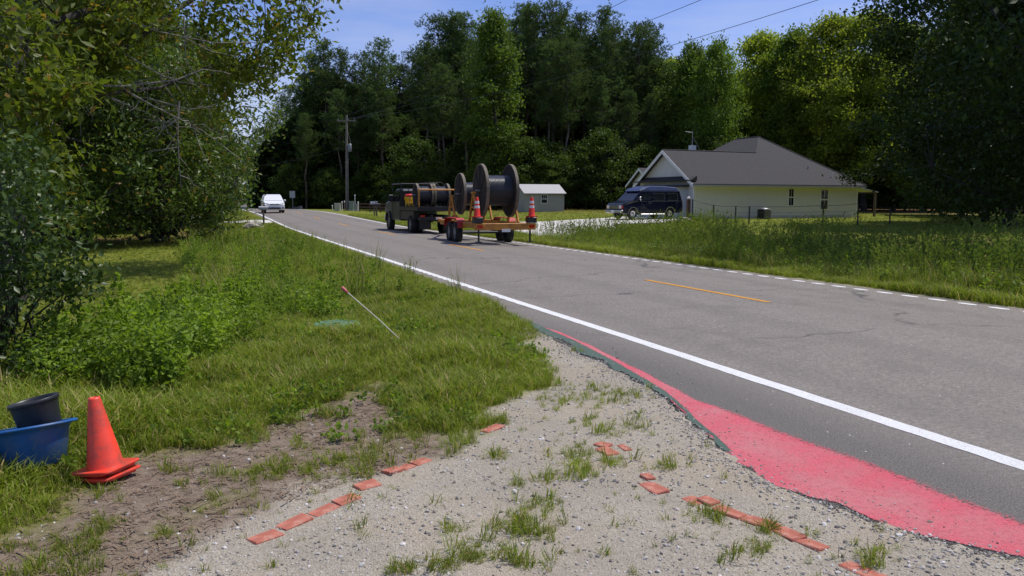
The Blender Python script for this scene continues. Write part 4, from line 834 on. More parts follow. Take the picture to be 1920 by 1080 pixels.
MB().box((-.35, -.012, 1.55), (.35, .012, 2.45), ch=.004).build('sign_plate', M['sign_back'], sg); MB().box((-.03, .013, -.4), (.03, .06, 2.4)).build('post', M['steel'], sg); MB().box((-.33, .013, 1.8), (.33, .03, 1.84)).box((-.33, .013, 2.2), (.33, .03, 2.24)).build('brace', M['steel'], sg)
def cabinet(px, d, w, h, dp, mat, label):
    o = empty('utility_cabinet', gpos(px, d), -YAW + .1, label, 'cabinet', 'utility cabinets by the pole')
    MB().box((-w / 2 - .05, -dp / 2 - .05, -.2), (w / 2 + .05, dp / 2 + .05, .05)).build('plinth', M['concrete'], o); MB().box((-w / 2, -dp / 2, .05), (w / 2, dp / 2, h), ch=.02).build('body', mat, o)
    MB().box((-w / 2 - .03, -dp / 2 - .03, h), (w / 2 + .03, dp / 2 + .03, h + .05), ch=.012).build('lid', mat, o); MB().box((-w / 2 + .05, -dp / 2 - .015, .15), (w / 2 - .05, -dp / 2 - .001, h - .08)).build('door', mat, o); MB().box((w / 4, -dp / 2 - .05, h * .5), (w / 4 + .03, -dp / 2 - .016, h * .6)).build('handle', M['steel'], o)
cabinet(634.5, 88, .62, .80, .6, M['tan_box'], 'squat tan utility cabinet left of the wooden pole')
cabinet(660.5, 88, .46, 1.0, .45, M['green_box'], 'grey green utility cabinet just right of the wooden pole')
cabinet(668.5, 87, .36, .72, .4, M['steel'], 'low grey utility cabinet rightmost of the three by the pole')
def marker(px, d, h, label, mat='trim', r=.05):
    o = empty('marker_post', gpos(px, d), 0, label, 'post', 'marker posts by the pole'); MB().cyl((0, 0, -.3), (0, 0, h), r, 10).build('shaft', M[mat], o); MB().lathe([(r * 1.15, h - .12), (r * 1.15, h), (r * .6, h + .06), (0, h + .07)], 10).build('cap', M['white'], o)
marker(643, 87, 1.0, 'thin pale marker post right of the tan cabinet'); marker(647.5, 89, 1.05, 'thin brown marker post touching the wooden pole base', 'wood'); marker(667.5, 90, 1.75, 'tall white marker post behind the grey cabinet', 'white', .06); marker(673, 86, .95, 'white marker post rightmost beside the brown fence', 'white', .06)
marker(625, 92, .55, 'short white stub post left of the tan cabinet', 'white', .05)
fc = empty('rail_fence', gpos(676, 84), 0, 'low dark brown rail fence at the wood edge beside the pole', 'fence')
fa = Vector(gpos(676, 84)); fb = Vector(gpos(736, 78)); dv = fb - fa
for i in range(4): p = dv * (i / 3); MB().box((p.x - .06, p.y - .06, -.3), (p.x + .06, p.y + .06, .85 + p.z)).build('post', M['brown_fence'], fc)
for zz in (.38, .72):
    an_ = math.atan2(dv.y, dv.x); MB().box((0, -.1, zz), (dv.length, -.062, zz + .14), Matrix.Rotation(an_, 4, 'Z')).build('rail', M['brown_fence'], fc)
lw = empty('low_wall', gpos(545, 112), 0, 'low pale wall at the roadside below the road sign', 'wall'); pa = Vector(gpos(545, 112)); pb = Vector(gpos(568, 106)); dv = pb - pa
for i in range(5): MB().box((dv.length * i / 5, -.12, -.2), (dv.length * (i + .94) / 5, .12, .5), Matrix.Rotation(math.atan2(dv.y, dv.x), 4, 'Z'), ch=.02).build('block', M['concrete'], lw)

# wire fence in front of the house
fpx = [(1297, 53.5, 1.5), (1336, 51, 1.15), (1377.5, 49, 1.1), (1403, 48, 1.1), (1541, 47.0, 1.15), (1606, 46.5, 1.3), (1666, 46.5, 1.05)]
f0 = Vector(gpos(*fpx[0][:2])); fen = empty('wire_fence', f0, 0, 'thin wire fence on dark metal posts in front of the house', 'fence'); tops = []
for (px, d, h) in fpx: p = Vector(gpos(px, d)) - f0; MB().box((p.x - .03, p.y - .03, p.z - .3), (p.x + .03, p.y + .03, p.z + h)).build('post', M['black_metal'], fen); tops.append((p, h))
for k in range(len(tops) - 1):
    (p, h), (q, h2) = tops[k], tops[k + 1]
    for fr in (.97, .66, .35): MB().tube([p + Vector((0, 0, h * fr)), (p + q) / 2 + Vector((0, 0, (h + h2) / 2 * fr - .04)), q + Vector((0, 0, h2 * fr))], .014 if fr > .9 else .006, 5).build('wire', M['black_metal'], fen)
gp = empty('gate_post', gpos(1289, 54), 0, 'dark wooden gate post with pale top beside the van', 'post'); MB().box((-.1, -.1, -.3), (.1, .1, 1.5)).build('shaft', M['brown_fence'], gp); MB().lathe([(.1, 1.5), (.11, 1.56), (.07, 1.66), (0, 1.68)], 12).build('cap', M['trim'], gp)
rk_ = simple('rubble', (0.36, 0.31, 0.26), .9, var=.3, scale=5, bmp=.5)
for i, (px, d, s, lb) in enumerate(((1284, 52.5, .34, 'largest pale stone of the rubble beside the gate post'), (1276, 51.8, .22, 'small pale stone left of the rubble by the van'), (1291, 52.0, .24, 'flat stone right of the rubble by the gate post'), (480, 47.0, .42, 'dark culvert stone below the near mailbox'), (471, 47.6, .36, 'grey culvert stone left of the near mailbox'))):
    me = MB(); rr = np.random.default_rng(i); nl, nm = 7, 10; 
    for a in range(nl + 1):
        for b3 in range(nm): t = math.pi * a / nl; p_ = 2 * math.pi * b3 / nm; q = s * (.8 + .35 * rr.random() * (0 < a < nl)); me.v.append((q * math.sin(t) * math.cos(p_) * 1.2, q * math.sin(t) * math.sin(p_), q * .7 * math.cos(t) + s * .3))
    for a in range(nl):
        for b3 in range(nm): me.f.append([a * nm + b3, (a + 1) * nm + b3, (a + 1) * nm + (b3 + 1) % nm, a * nm + (b3 + 1) % nm]); me.sm.append(False)
    o = me.build('rock', rk_); o.location = gpos(px, d); tag(o, lb, 'stone', 'loose stones')
# white bench and post stub under the far left trees
bn = empty('garden_bench', gpos(236, 60), -YAW + .2, 'white slatted bench seen under the magnolia branches', 'bench')
for i in range(4): MB().box((-.7, -.28 + i * .13, .42), (.7, -.19 + i * .13, .45)).build('seat_slat', M['white'], bn)
for i in range(3): MB().box((-.7, .24, .55 + i * .14), (.7, .27, .64 + i * .14)).build('back_slat', M['white'], bn)
for x in (-.62, .62): MB().box((x - .04, -.26, 0), (x + .04, -.18, .42)).box((x - .04, .2, 0), (x + .04, .238, .95)).box((x - .04, -.18, .36), (x + .04, .2, .415)).build('leg', M['white'], bn)
st = empty('leaning_post', gpos(364, 62), 0, 'pale leaning post stub on the far left lawn', 'post'); MB().tube([(0, 0, -.2), (-.1, 0, .5), (-.2, 0, 1.0)], [.13, .12, .11], 10).build('shaft', M['dead_wood'], st)

# ------------------------------------------------------------------ things in the foreground
cpx, cpy = G(203, 893); cg = float(gz(cpx, cpy))
cone('traffic_cone', (cpx, cpy, cg + .02), .80, 'orange traffic cone underneath, only its base showing', .46, .28, M['orange'], tilt=(.12, .02), group='stacked orange cones')
cone('traffic_cone', (cpx - .009, cpy + .0, cg + .062), .92, 'orange traffic cone on top of the stack beside the blue tub', .455, .285, M['orange'], tilt=(.12, .02), group='stacked orange cones')
bx_, by_ = G(66, 880); tub = empty('plastic_tub', (bx_, by_, float(gz(bx_, by_)) + .03), 0, 'blue flared plastic tub standing in grass beside the orange cone', 'tub'); lean(tub, .3, .16, .16)
MB().lathe([(0, .0), (.165, .0), (.18, .012), (.215, .21), (.228, .235), (.26, .248), (.262, .256), (.23, .247), (.21, .235), (.17, .02), (0, .02)], 40).build('body', M['blue_tub'], tub)
MB().lathe([(.255, .243), (.268, .245), (.27, .253), (.262, .262), (.252, .258)], 40).build('rim', M['blue_tub'], tub)
pot = empty('plant_pot', (bx_ + .055, by_ + .06, float(gz(bx_, by_)) + .175), 0, 'black ribbed nursery pot tilted inside the blue tub', 'pot'); lean(pot, .2, .22, .0)
def rib(k, z): return 1 + (.04 if (k // 2) % 2 == 0 else 0) * (1 if .03 < z < .24 else 0)
MB().lathe([(0, 0), (.105, 0), (.11, .01), (.138, .255), (.14, .26), (.13, .26), (.10, .02), (0, .02)], 48, None, True, rib).build('body', M['black_pot'], pot)
MB().lathe([(.139, .252), (.146, .254), (.148, .274), (.144, .278), (.136, .276), (.134, .26)], 48).build('rim', M['black_pot'], pot)

# access cover, marker stake
lx, ly_ = G(632, 619); lid = empty('access_cover', (lx, ly_, float(gz(lx, ly_)) + .07), .4, 'round green access cover set in the grass verge', 'cover')
MB().lathe([(0, .03), (.235, .03), (.24, .025), (.245, -.12)], 36).build('plate', M['lid_green'], lid); MB().lathe([(.25, -.12), (.25, .034), (.285, .036), (.30, .02), (.31, -.15)], 36).build('collar', M['lid_green'], lid)
MB().box((-.05, -.012, .03), (.05, .012, .04)).build('lift_slot', M['black_metal'], lid)
kx, ky = G(768, 646); tp_ = Vector(AT(650, 547, 9.25)); k0 = Vector((kx, ky, float(gz(kx, ky)) - .05))
stk = empty('marker_stake', k0, 0, 'white marker stake with pink end leaning over the grass verge', 'stake'); MB().tube([(0, 0, 0), (tp_ - k0) * .5 + Vector((0, 0, .015)), tp_ - k0], .0065, 8).build('rod', M['rod'], stk)
dvk = (tp_ - k0).normalized(); MB().tube([(tp_ - k0) - dvk * .02, (tp_ - k0) + dvk * .02, (tp_ - k0) + dvk * .07, (tp_ - k0) + dvk * .08], [.009, .02, .022, .008], 8).build('flagging', M['pink'], stk)

# bricks
bme = []
for k in range(4):
    rr = np.random.default_rng(50 + k); mb = MB(); mb.box((-.1, -.05, -.06), (.1, .05, 0), ch=.006)
    mb.v = [(v[0] + rr.normal(0, .0022), v[1] + rr.normal(0, .0022), v[2] + rr.normal(0, .0015)) for v in mb.v]
    me = bpy.data.meshes.new('brick'); me.from_pydata(mb.v, [], mb.f); me.materials.append(M['brick']); bme.append(me)
def brick_row(name, label, items):
    x0, y0 = G(*items[0][:2]); root = empty(name, (x0, y0, 0), 0, label, 'edging')
    for i, (px, py, px2, py2, sc) in enumerate(items):
        a = Vector(G(px, py)); b2 = Vector(G(px2, py2)); o = bpy.data.objects.new('brick', bme[i % 4]); link(o, root); c_ = (a + b2) / 2; dd = b2 - a
        z = float(gz(c_.x, c_.y)) + .004 + .015 * random.random(); o.location = (c_.x - x0, c_.y - y0, z)
        o.rotation_euler = (random.uniform(-.07, .07), random.uniform(-.06, .06), math.atan2(dd.y, dd.x) + random.uniform(-.06, .06)); o.scale = (max(.3, dd.length / .2), sc, 1)
brick_row('brick_edging', 'curved line of red bricks set in gravel on the cone side', [(470, 1012, 522, 992, 1), (524, 986, 578, 965, 1), (584, 962, 628, 943, .95), (630, 942, 668, 928, .95), (668, 914, 708, 903, 1), (722, 885, 748, 877, .9), (750, 876, 772, 868, .9), (774, 867, 802, 857, .9), (906, 806, 938, 795, .9)])
brick_row('brick_edging', 'broken line of red bricks set in gravel on the road side', [(1120, 830, 1142, 836, .9), (1128, 838, 1150, 850, 1.1), (1164, 832, 1178, 842, .6), (1208, 890, 1222, 898, .7), (1210, 903, 1242, 922, 1.05), (1288, 927, 1314, 940, 1), (1316, 931, 1342, 942, .9), (1344, 948, 1392, 966, .9), (1396, 966, 1426, 977, .9), (1428, 976, 1456, 988, .9), (1458, 986, 1500, 1008, 1), (1502, 1006, 1546, 1026, .9), (1584, 1048, 1640, 1075, .95), (1640, 1072, 1700, 1098, .95)])
# ------------------------------------------------------------------ vegetation builders
def rand_dirs(k, rng, up=0.0):
    v = rng.normal(size=(k, 3)); v[:, 2] += up; return v / (np.linalg.norm(v, axis=1)[:, None] + 1e-9)
def leaf_tris(P, rng, size, aspect=0.5, up=0.25, fold=0.25, down=0.0):
    """one folded two-triangle leaf per point: base, left, tip, right"""
    k = len(P); d = rand_dirs(k, rng, up - down); nrm = rand_dirs(k, rng, 1.1)
    s = np.cross(d, nrm); s /= (np.linalg.norm(s, axis=1)[:, None] + 1e-9); nn = np.cross(s, d)
    L_ = (size * rng.uniform(.65, 1.3, k))[:, None]; W = L_ * aspect * .5
    B = P - d * L_ * .5; T = P + d * L_ * .5; mid = P + nn * L_ * fold * .35 * 0 
    l_ = mid + s * W + nn * W * fold; r_ = mid - s * W + nn * W * fold
    V = np.stack([B, l_, T, r_], 1).reshape(-1, 3); o = np.arange(k)[:, None] * 4
    return V, np.concatenate([o + np.array([[0, 2, 1]]), o + np.array([[0, 3, 2]])], 1).reshape(-1, 3)
def clump_points(C, per, rad, rng, flat=0.65):
    k = len(C); q = rng.normal(size=(k, per, 3)) * np.asarray(rad).reshape(-1, 1, 1) * .55; q[:, :, 2] *= flat
    return (np.asarray(C)[:, None, :] + q).reshape(-1, 3)
def crown_obj(P, rng, mat, parent, size, name='crown', **kw):
    V, T = leaf_tris(P, rng, size, **kw); return mobj(name, np_mesh(name, V, tris=T), mat, parent)
def bend(a, b, rng, k=5, w=.08, sag=0.0):
    a = np.asarray(a, float); b = np.asarray(b, float); t = np.linspace(0, 1, k)[:, None]; L_ = np.linalg.norm(b - a)
    off = rng.normal(size=(k, 3)) * w * L_; off[0] = 0; off[-1] = 0
    p = a + (b - a) * t + off; p[:, 2] += sag * L_ * 4 * (t[:, 0] * (1 - t[:, 0])); return p
def hardwood(name, seed, H, R, cb, nlimb, nclump, per, lsize, lmat, rclump=0.9, bark='bark', aspect=.55, trunk_r=None, lean=(0, 0), top=1.0, bottom_w=.8, flat=.65, surf=.45):
    """broadleaf tree: tapered trunk, limbs, twigs to clumps of leaves inside an uneven envelope"""
    rng = np.random.default_rng(seed); root = empty(name); tr = trunk_r or H * .018
    hc = H - cb
    def env(t, th):                                  # radius of the envelope at relative height t
        base = (math.sin(math.pi * min(1, .12 + .88 * t) ** 1.15) ** .6) if t > .25 else bottom_w + (1 - bottom_w) * t / .25
        return R * max(.12, base) * (1 + .28 * math.sin(3 * th + seed) * math.cos(2.3 * t * 3 + seed) + .15 * math.sin(7 * th + seed * 2 + t * 9))
    tk = bend((0, 0, -.4), (lean[0], lean[1], H * .9), rng, 9, .012); mb = MB(); mb.tube(tk, list(np.linspace(tr, tr * .16, 9)), 9)
    tkz = tk[:, 2]
    def trunk_at(z): return np.array([np.interp(z, tkz, tk[:, 0]), np.interp(z, tkz, tk[:, 1]), z])
    limb_pts = [trunk_at(z) for z in np.linspace(cb * .8, H * .88, 8)]; limb_r = [tr * .3] * 8
    for i in range(nlimb):
        t = (i + .5) / nlimb; th = i * 2.399 + rng.normal() * .3; z1 = cb + hc * (t * .95); r = env(t, th) * rng.uniform(.7, .95)
        z0 = max(cb * .65, z1 - r * rng.uniform(.35, .75)); a = trunk_at(min(z0, H * .85)); b2 = np.array([r * math.cos(th) + lean[0] * t, r * math.sin(th) + lean[1] * t, z1])
        p = bend(a, b2, rng, 6, .05, -.03); r0 = tr * .42 * (1 - .6 * t); mb.tube(p, list(np.linspace(r0, .02, 6)), 6, False)
        for q in p[2:]: limb_pts.append(q); limb_r.append(.03)
    LP = np.array(limb_pts); C = []
    while len(C) < nclump:
        t = rng.random() ** .9; th = rng.uniform(0, 2 * math.pi); q = env(t, th) * rng.random() ** surf * .97
        C.append((q * math.cos(th) + lean[0] * t, q * math.sin(th) + lean[1] * t, cb + hc * t * top))
    C = np.array(C)
    for c_ in C[:: 2]:
        j = np.argmin(np.linalg.norm(LP - c_, axis=1) + .6 * np.maximum(0, LP[:, 2] - c_[2])); mb.tube(bend(LP[j], c_, rng, 4, .06), [.035, .022, .014, .006], 4, False)
    mb.build('trunk', M[bark], root)
    P = clump_points(C, per, rclump * rng.uniform(.6, 1.35, len(C)), rng, flat)
    crown_obj(P, rng, lmat, root, lsize, aspect=aspect); return root
def pine(name, seed, H, cb, R, lmat):
    """loblolly pine: bare lower trunk, short rising branches with tufts of needles"""
    rng = np.random.default_rng(seed); root = empty(name); tr = H * .0115; tk = bend((0, 0, -.4), (rng.normal() * .5, rng.normal() * .5, H * .985), rng, 9, .006); mb = MB(); mb.tube(tk, list(np.linspace(tr, .03, 9)), 8)
    C = []; nb_ = 58
    for i in range(nb_):
        t = ((i + rng.random()) / nb_) ** .9; z = cb + (H - cb) * t; th = i * 2.399 + rng.normal() * .4
        prof = (1 - t) ** .45 * (.6 + .4 * min(1, t / .3)) + .07; r = R * 1.08 * prof * rng.uniform(.6, 1.2); up = .15 + .45 * t
        a = np.array([np.interp(z, tk[:, 2], tk[:, 0]), np.interp(z, tk[:, 2], tk[:, 1]), z]); b2 = a + np.array([r * math.cos(th), r * math.sin(th), r * up]); p = bend(a, b2, rng, 5, .05, -.05)
        mb.tube(p, list(np.linspace(.05 + .03 * (1 - t), .012, 5)), 4, False)
        for s in np.linspace(.38, 1.0, max(3, int(r * 2.6))):
            q = a + (b2 - a) * s; C.append(q + rng.normal(size=3) * np.array([.22, .22, .12]) * (1 + r * .15))
    for i in range(10):                              # dead stubs on the bare trunk
        z = cb * rng.uniform(.35, 1); th = rng.uniform(0, 6.28); a = np.array([np.interp(z, tk[:, 2], tk[:, 0]), np.interp(z, tk[:, 2], tk[:, 1]), z]); mb.tube([a, a + np.array([math.cos(th), math.sin(th), .1]) * rng.uniform(.4, 1.4)], [.03, .008], 4, False)
    mb.build('trunk', M['pine_bark'], root); C = np.array(C)
    T_ = clump_points(C, 9, np.full(len(C), .52), rng, .75); k = len(T_); nd = 8
    base = np.repeat(T_, nd, 0); d = rand_dirs(k * nd, rng, .45); L_ = rng.uniform(.20, .36, (k * nd, 1)); s = np.cross(d, rand_dirs(k * nd, rng)); s /= np.linalg.norm(s, axis=1)[:, None] + 1e-9
    V = np.stack([base - s * .036, base + s * .036, base + d * L_], 1).reshape(-1, 3)
    mobj('crown', np_mesh('crown', V, tris=np.arange(len(V)).reshape(-1, 3)), lmat, root); return root
def place(proto, first, x, y, s, rz, label, cat, group, z=None, sz=None):
    o = proto if first else copy_tree(proto); o.location = (x, y, float(gz(x, y)) if z is None else z); o.rotation_euler = (0, 0, rz); o.scale = (s, s, s * (sz or 1)); tag(o, label, cat, group); return o

# ------------------------------------------------------------------ wood across the road
R_ = np.random.default_rng(99)
pines = [pine('pine_tree', 200 + i, 21 + i % 3, (10.5, 8.5, 12, 7)[i], (3.0, 3.3, 2.8, 3.1)[i], M['pine_leaf']) for i in range(4)]
used = [False] * 4
def put_pine(px, d, top_y, k=None, label='tall dark pine standing in the wood across the road', group='pines in the wood across the road'):
    k = int(R_.integers(4)) if k is None else k; x, y = XY(px, d); z = float(gz(x, y)); need = CAMZ + (374 - top_y) / FPX * d - z; H = 21 + k % 3
    s = need / H; place(pines[k], not used[k], x, y, s, R_.uniform(0, 6.28), label, 'tree', group, sz=1.0); used[k] = True
sky_line = [(480, 250), (520, 228), (545, 190), (575, 150), (600, 110), (618, 92), (650, 105), (680, 112), (712, 90), (735, 118), (760, 135), (778, 112), (800, 95), (822, 50), (850, 42), (880, 45), (905, 62), (930, 60), (955, 58), (985, 28), (1010, 32), (1035, 26), (1060, 38), (1090, 45), (1120, 36), (1150, 56), (1180, 66), (1205, 62), (1225, 84), (1245, 130)]
for i, (px, ty) in enumerate(sky_line):
    if px < 560: continue
    put_pine(px + R_.normal() * 4, 98 + R_.uniform(-4, 6) + (14 if px < 800 else 0), ty)
for px in np.arange(560, 1250, 26):
    ty = np.interp(px, [p[0] for p in sky_line], [p[1] for p in sky_line]) + R_.uniform(15, 60); put_pine(px + R_.normal() * 6, 108 + R_.uniform(-4, 8) + (10 if px < 800 else 0), ty)
for px in np.arange(585, 1260, 48):
    put_pine(px + R_.normal() * 8, 91 + R_.uniform(-3, 3) + (16 if px < 800 else 0), np.interp(px, [p[0] for p in sky_line], [p[1] for p in sky_line]) + R_.uniform(40, 120), int(R_.choice([0, 2])))
for px, d, ty in ((478, 190, 262), (492, 185, 246), (508, 170, 240), (522, 150, 226), (538, 138, 190), (552, 126, 170), (468, 210, 290), (530, 165, 250), (452, 225, 305), (436, 235, 312), (420, 230, 308), (402, 225, 300)):
    put_pine(px, d, ty, 3, 'distant pine closing the view at the end of the road', 'distant pines at the end of the road')

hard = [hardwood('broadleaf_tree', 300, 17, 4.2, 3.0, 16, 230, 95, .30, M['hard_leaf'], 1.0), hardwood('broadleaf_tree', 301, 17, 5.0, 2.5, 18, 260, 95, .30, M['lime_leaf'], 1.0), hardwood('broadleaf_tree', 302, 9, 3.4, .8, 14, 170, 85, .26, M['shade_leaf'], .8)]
hused = [False] * 3; hH = (17, 17, 9)
def put_hard(px, d, top_y, k, label, group=None, w=1.0):
    x, y = XY(px, d); z = float(gz(x, y)); need = CAMZ + (374 - top_y) / FPX * d - z; s = need / hH[k]
    o = place(hard[k], not hused[k], x, y, s * w, R_.uniform(0, 6.28), label, 'tree', group, sz=1 / w); hused[k] = True; return o
# vine-clad bright tree in front of the pines, behind the reels
vt = hardwood('vine_clad_tree', 310, 18.5, 2.9, .6, 18, 250, 110, .30, M['hard_leaf'], .95, bottom_w=.75)
x, y = XY(928, 86); vt.location = (x, y, float(gz(x, y))); vt.scale = (1.0, 1.0, 1.12); tag(vt, 'bright green vine clad tree rising behind the cable reels', 'tree')
BH = 'broadleaf trees behind the house'
for (px, d, ty, k, w, lb) in ((1290, 92, 96, 0, .8, 'round headed broadleaf tree left of the roof peak'), (1335, 88, 92, 0, .75, 'twin topped broadleaf tree above the garage gable'), (1420, 96, 76, 1, .9, 'pale broadleaf tree directly above the roof peak'), (1475, 92, 72, 0, .9, 'pointed broadleaf tree right of the roof peak'), (1545, 88, 48, 1, .95, 'yellow green broadleaf tree above the roof slope'), (1618, 84, 42, 1, 1.0, 'tallest yellow green tree right of the house'), (1672, 86, 60, 1, .9, 'yellow green tree touching the dark oak')):
    put_hard(px, d, ty, k, lb, BH, w)
for px in np.arange(1255, 1760, 44): put_hard(px, 102 + R_.uniform(-3, 5), np.interp(px, [1255, 1340, 1420, 1620, 1760], [110, 130, 110, 80, 60]) + R_.uniform(0, 50), int(R_.integers(2)), 'dim broadleaf tree in the second row behind the house', BH, 1.0)
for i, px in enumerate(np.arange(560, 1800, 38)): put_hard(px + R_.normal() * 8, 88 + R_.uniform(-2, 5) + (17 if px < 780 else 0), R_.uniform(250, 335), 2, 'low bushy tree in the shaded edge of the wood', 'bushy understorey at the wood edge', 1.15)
for (px, d, ty) in ((1760, 70, 250), (1800, 64, 240), (1850, 58, 230), (1880, 55, 215), (1950, 50, 200), (1725, 82, 150), (1800, 72, 120), (1890, 70, 90), (1960, 60, 60)): put_hard(px, d, ty, 2 if ty > 180 else 0, 'leafy tree in deep shade behind the dark oak', 'shaded trees at right', 1.1)

# deep wood behind the first rows: one mass of leaves and needles
rng = np.random.default_rng(5); k = 60000; px = rng.uniform(470, 2050, k); d = rng.uniform(112, 128, k)
top = np.interp(px, [470, 560, 620, 700, 760, 850, 1000, 1200, 1260, 1400, 1620, 2050], [300, 210, 130, 150, 170, 90, 70, 100, 170, 150, 120, 60]) + 25 * vnoise(px, 0 * px, 24, 4); py = top + (390 - top) * rng.random(k) ** .9
c_ = (px - 960) / FPX * d; P = np.stack([d * SY + c_ * CY, d * CY - c_ * SY, CAMZ + (374 - py) / FPX * d], 1)
k = 42000; px = rng.uniform(470, 2050, k); d = rng.uniform(110, 126, k); py = rng.uniform(215, 394, k); py = np.maximum(py, np.interp(px, [470, 560, 620], [300, 225, 215])); c_ = (px - 960) / FPX * d; P = np.concatenate([P, np.stack([d * SY + c_ * CY, d * CY - c_ * SY, CAMZ + (374 - py) / FPX * d], 1)])
V, T = leaf_tris(P, rng, 1.0, aspect=.75); wd = mobj('deep_wood', np_mesh('deep_wood', V, tris=T), M['deep_shade_leaf']); tag(wd, 'dark mass of woodland behind the first rows of trees', 'woodland', kind='stuff')

# ------------------------------------------------------------------ dark oaks on the right, between camera and house end
for (px, d, H, R, seed, lb) in ((1890, 44, 21, 7.2, 401, 'huge dark oak filling the right edge of the picture'), (1840, 52, 15, 4.2, 402, 'slender dark oak whose low branch reaches the house roof')):
    o = hardwood('dark_oak', seed, H, R, 1.6 if seed == 401 else 2.6, 26, 680 if seed == 401 else 280, 165, .25, M['deep_shade_leaf'], 1.15, trunk_r=.4 if seed == 401 else .24, bottom_w=.72)
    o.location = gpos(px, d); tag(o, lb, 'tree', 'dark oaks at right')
o = hardwood('dark_oak', 403, 19, 7.2, 1.2, 20, 600, 210, .20, M['deep_shade_leaf'], 1.15, trunk_r=.36, bottom_w=.8); o.location = gpos(2140, 23.5); tag(o, 'dark oak cut by the right picture edge, nearest the road', 'tree', 'dark oaks at right')
rng = np.random.default_rng(77); br = empty('oak_branch_spray', gpos(1840, 52), 0, 'dark leafy branch end hanging over the end of the roof', 'branch')
c0 = np.array(AT(1700, 300, 51)) - np.array(br.location); c1 = np.array(AT(1585, 345, 50)) - np.array(br.location); MB().tube(bend((0, 0, 6), c0, rng, 5, .04), list(np.linspace(.09, .05, 5)), 6, False).tube(bend(c0, c1, rng, 6, .04), list(np.linspace(.05, .01, 6)), 5, False).build('limb', M['bark'], br)
C = np.array([c0 + (c1 - c0) * t + rng.normal(size=3) * .25 for t in np.linspace(.1, 1, 16)]); crown_obj(clump_points(C, 45, np.full(16, .55), rng), rng, M['deep_shade_leaf'], br, .24, 'leaves', aspect=.5)

# ------------------------------------------------------------------ left side trees
mg = [hardwood('magnolia_tree', 501, 9.3, 4.3, .55, 26, 430, 105, .21, M['mag_leaf'], .72, trunk_r=.26, aspect=.42, bottom_w=.85, flat=.8), hardwood('magnolia_tree', 502, 10.5, 5.2, .8, 24, 420, 95, .21, M['mag_leaf'], .75, trunk_r=.28, aspect=.42, bottom_w=.85, flat=.8)]
mg[0].location = gpos(296, 33); tag(mg[0], 'glossy magnolia with branches sweeping low beside the lawn', 'tree', 'magnolias on the left'); mg[1].location = gpos(70, 29); tag(mg[1], 'glossy magnolia at the left edge shading the lawn', 'tree', 'magnolias on the left')
m3 = copy_tree(mg[0]); m3.location = gpos(180, 43); m3.rotation_euler = (0, 0, 2.1); m3.scale = (1.1, 1.1, 1.15); tag(m3, 'dim magnolia farther back between the two nearer ones', 'tree', 'magnolias on the left')
m4 = copy_tree(mg[1]); m4.location = gpos(372, 49); m4.rotation_euler = (0, 0, 4.0); m4.scale = (.62, .62, .72); tag(m4, 'smaller magnolia nearest the road behind the near mailbox', 'tree', 'magnolias on the left')
for (px, d, ty) in ((40, 52, -150), (140, 60, -60), (230, 56, -80), (310, 62, 10), (90, 70, -100), (360, 70, 90), (190, 75, -60)): put_pine(px, d, ty, 3 if d < 60 else None, 'pine rising behind the magnolias on the left', 'pines on the left')
for (px, d, ty, k) in ((405, 200, 345, 2), (428, 210, 348, 2), (450, 215, 350, 2), (468, 205, 348, 2), (20, 62, 120, 2), (110, 66, 160, 2), (205, 70, 200, 2), (290, 74, 190, 2), (350, 78, 215, 2), (400, 84, 255, 2), (60, 84, 40, 0), (250, 90, 90, 0), (-60, 50, 20, 0), (-30, 40, 60, 2)): put_hard(px, d, ty, k, 'bushy tree in the shade behind the left lawn' if d < 150 else 'tiny far bushy tree where the road disappears', 'trees behind the left lawn' if d < 150 else 'far trees at the road end', 1.1)
# near overhanging tree: traced limbs at their own distances
hz_ = gpos(14, 13.5); big = empty('overhanging_tree', hz_, 0, 'large tree at left edge whose limbs hang over the lawn', 'tree'); O3 = np.array(hz_); rng = np.random.default_rng(88)
def A3(px, py, d): return np.array(AT(px, py, d)) - O3
tb = MB(); tb.tube([(0, 0, -.4), A3(24, 330, 13.5), A3(30, 120, 13.6), A3(52, -60, 13.8), A3(70, -320, 14)], [.22, .18, .16, .14, .10], 12)
limbs = [[(30, 120, 13.6), (110, 40, 14.5), (220, 0, 15.5), (330, -60, 16.5), (460, -110, 17.5)], [(28, 190, 13.5), (120, 150, 15), (240, 85, 17), (330, 20, 18.5), (420, -40, 20), (520, -70, 21)], [(26, 240, 13.5), (110, 180, 15), (200, 175, 17), (300, 165, 19), (400, 120, 20.5)], [(52, -60, 13.8), (180, -140, 15), (340, -190, 17), (500, -180, 19), (600, -120, 20)], [(30, 100, 13.6), (-120, 20, 13), (-260, -40, 12.5)]]
ltips = []
for lb in limbs:
    p = [A3(*q) for q in lb]; tb.tube(p, list(np.linspace(.10, .02, len(p))), 7, False); ltips += p[1:]
tb.build('trunk', M['bark'], big)
cl = []
def scat(k, x0, x1, y0, y1, d0, d1):
    for _ in range(k): cl.append(A3(rng.uniform(x0, x1), rng.uniform(y0, y1), rng.uniform(d0, d1)))
scat(60, -150, 330, -160, 20, 13, 19); scat(26, 0, 250, 0, 110, 14, 18); scat(44, 370, 545, -60, 130, 18, 22); scat(20, 390, 525, 110, 175, 19, 23); scat(16, 500, 610, -60, 70, 19, 22); scat(14, 320, 430, 150, 230, 20, 24); scat(12, 130, 230, 90, 160, 14, 16); scat(46, -60, 130, 20, 330, 11.6, 13.2); scat(30, 130, 330, -40, 60, 15, 19); scat(60, 200, 620, -420, -120, 15, 22)
cl = np.array(cl); tw_ = MB(); LT = np.array(ltips)
for c_ in cl[::2]:
    j = np.argmin(np.linalg.norm(LT - c_, axis=1)); tw_.tube(bend(LT[j], c_, rng, 4, .05), [.022, .014, .009, .004], 4, False)
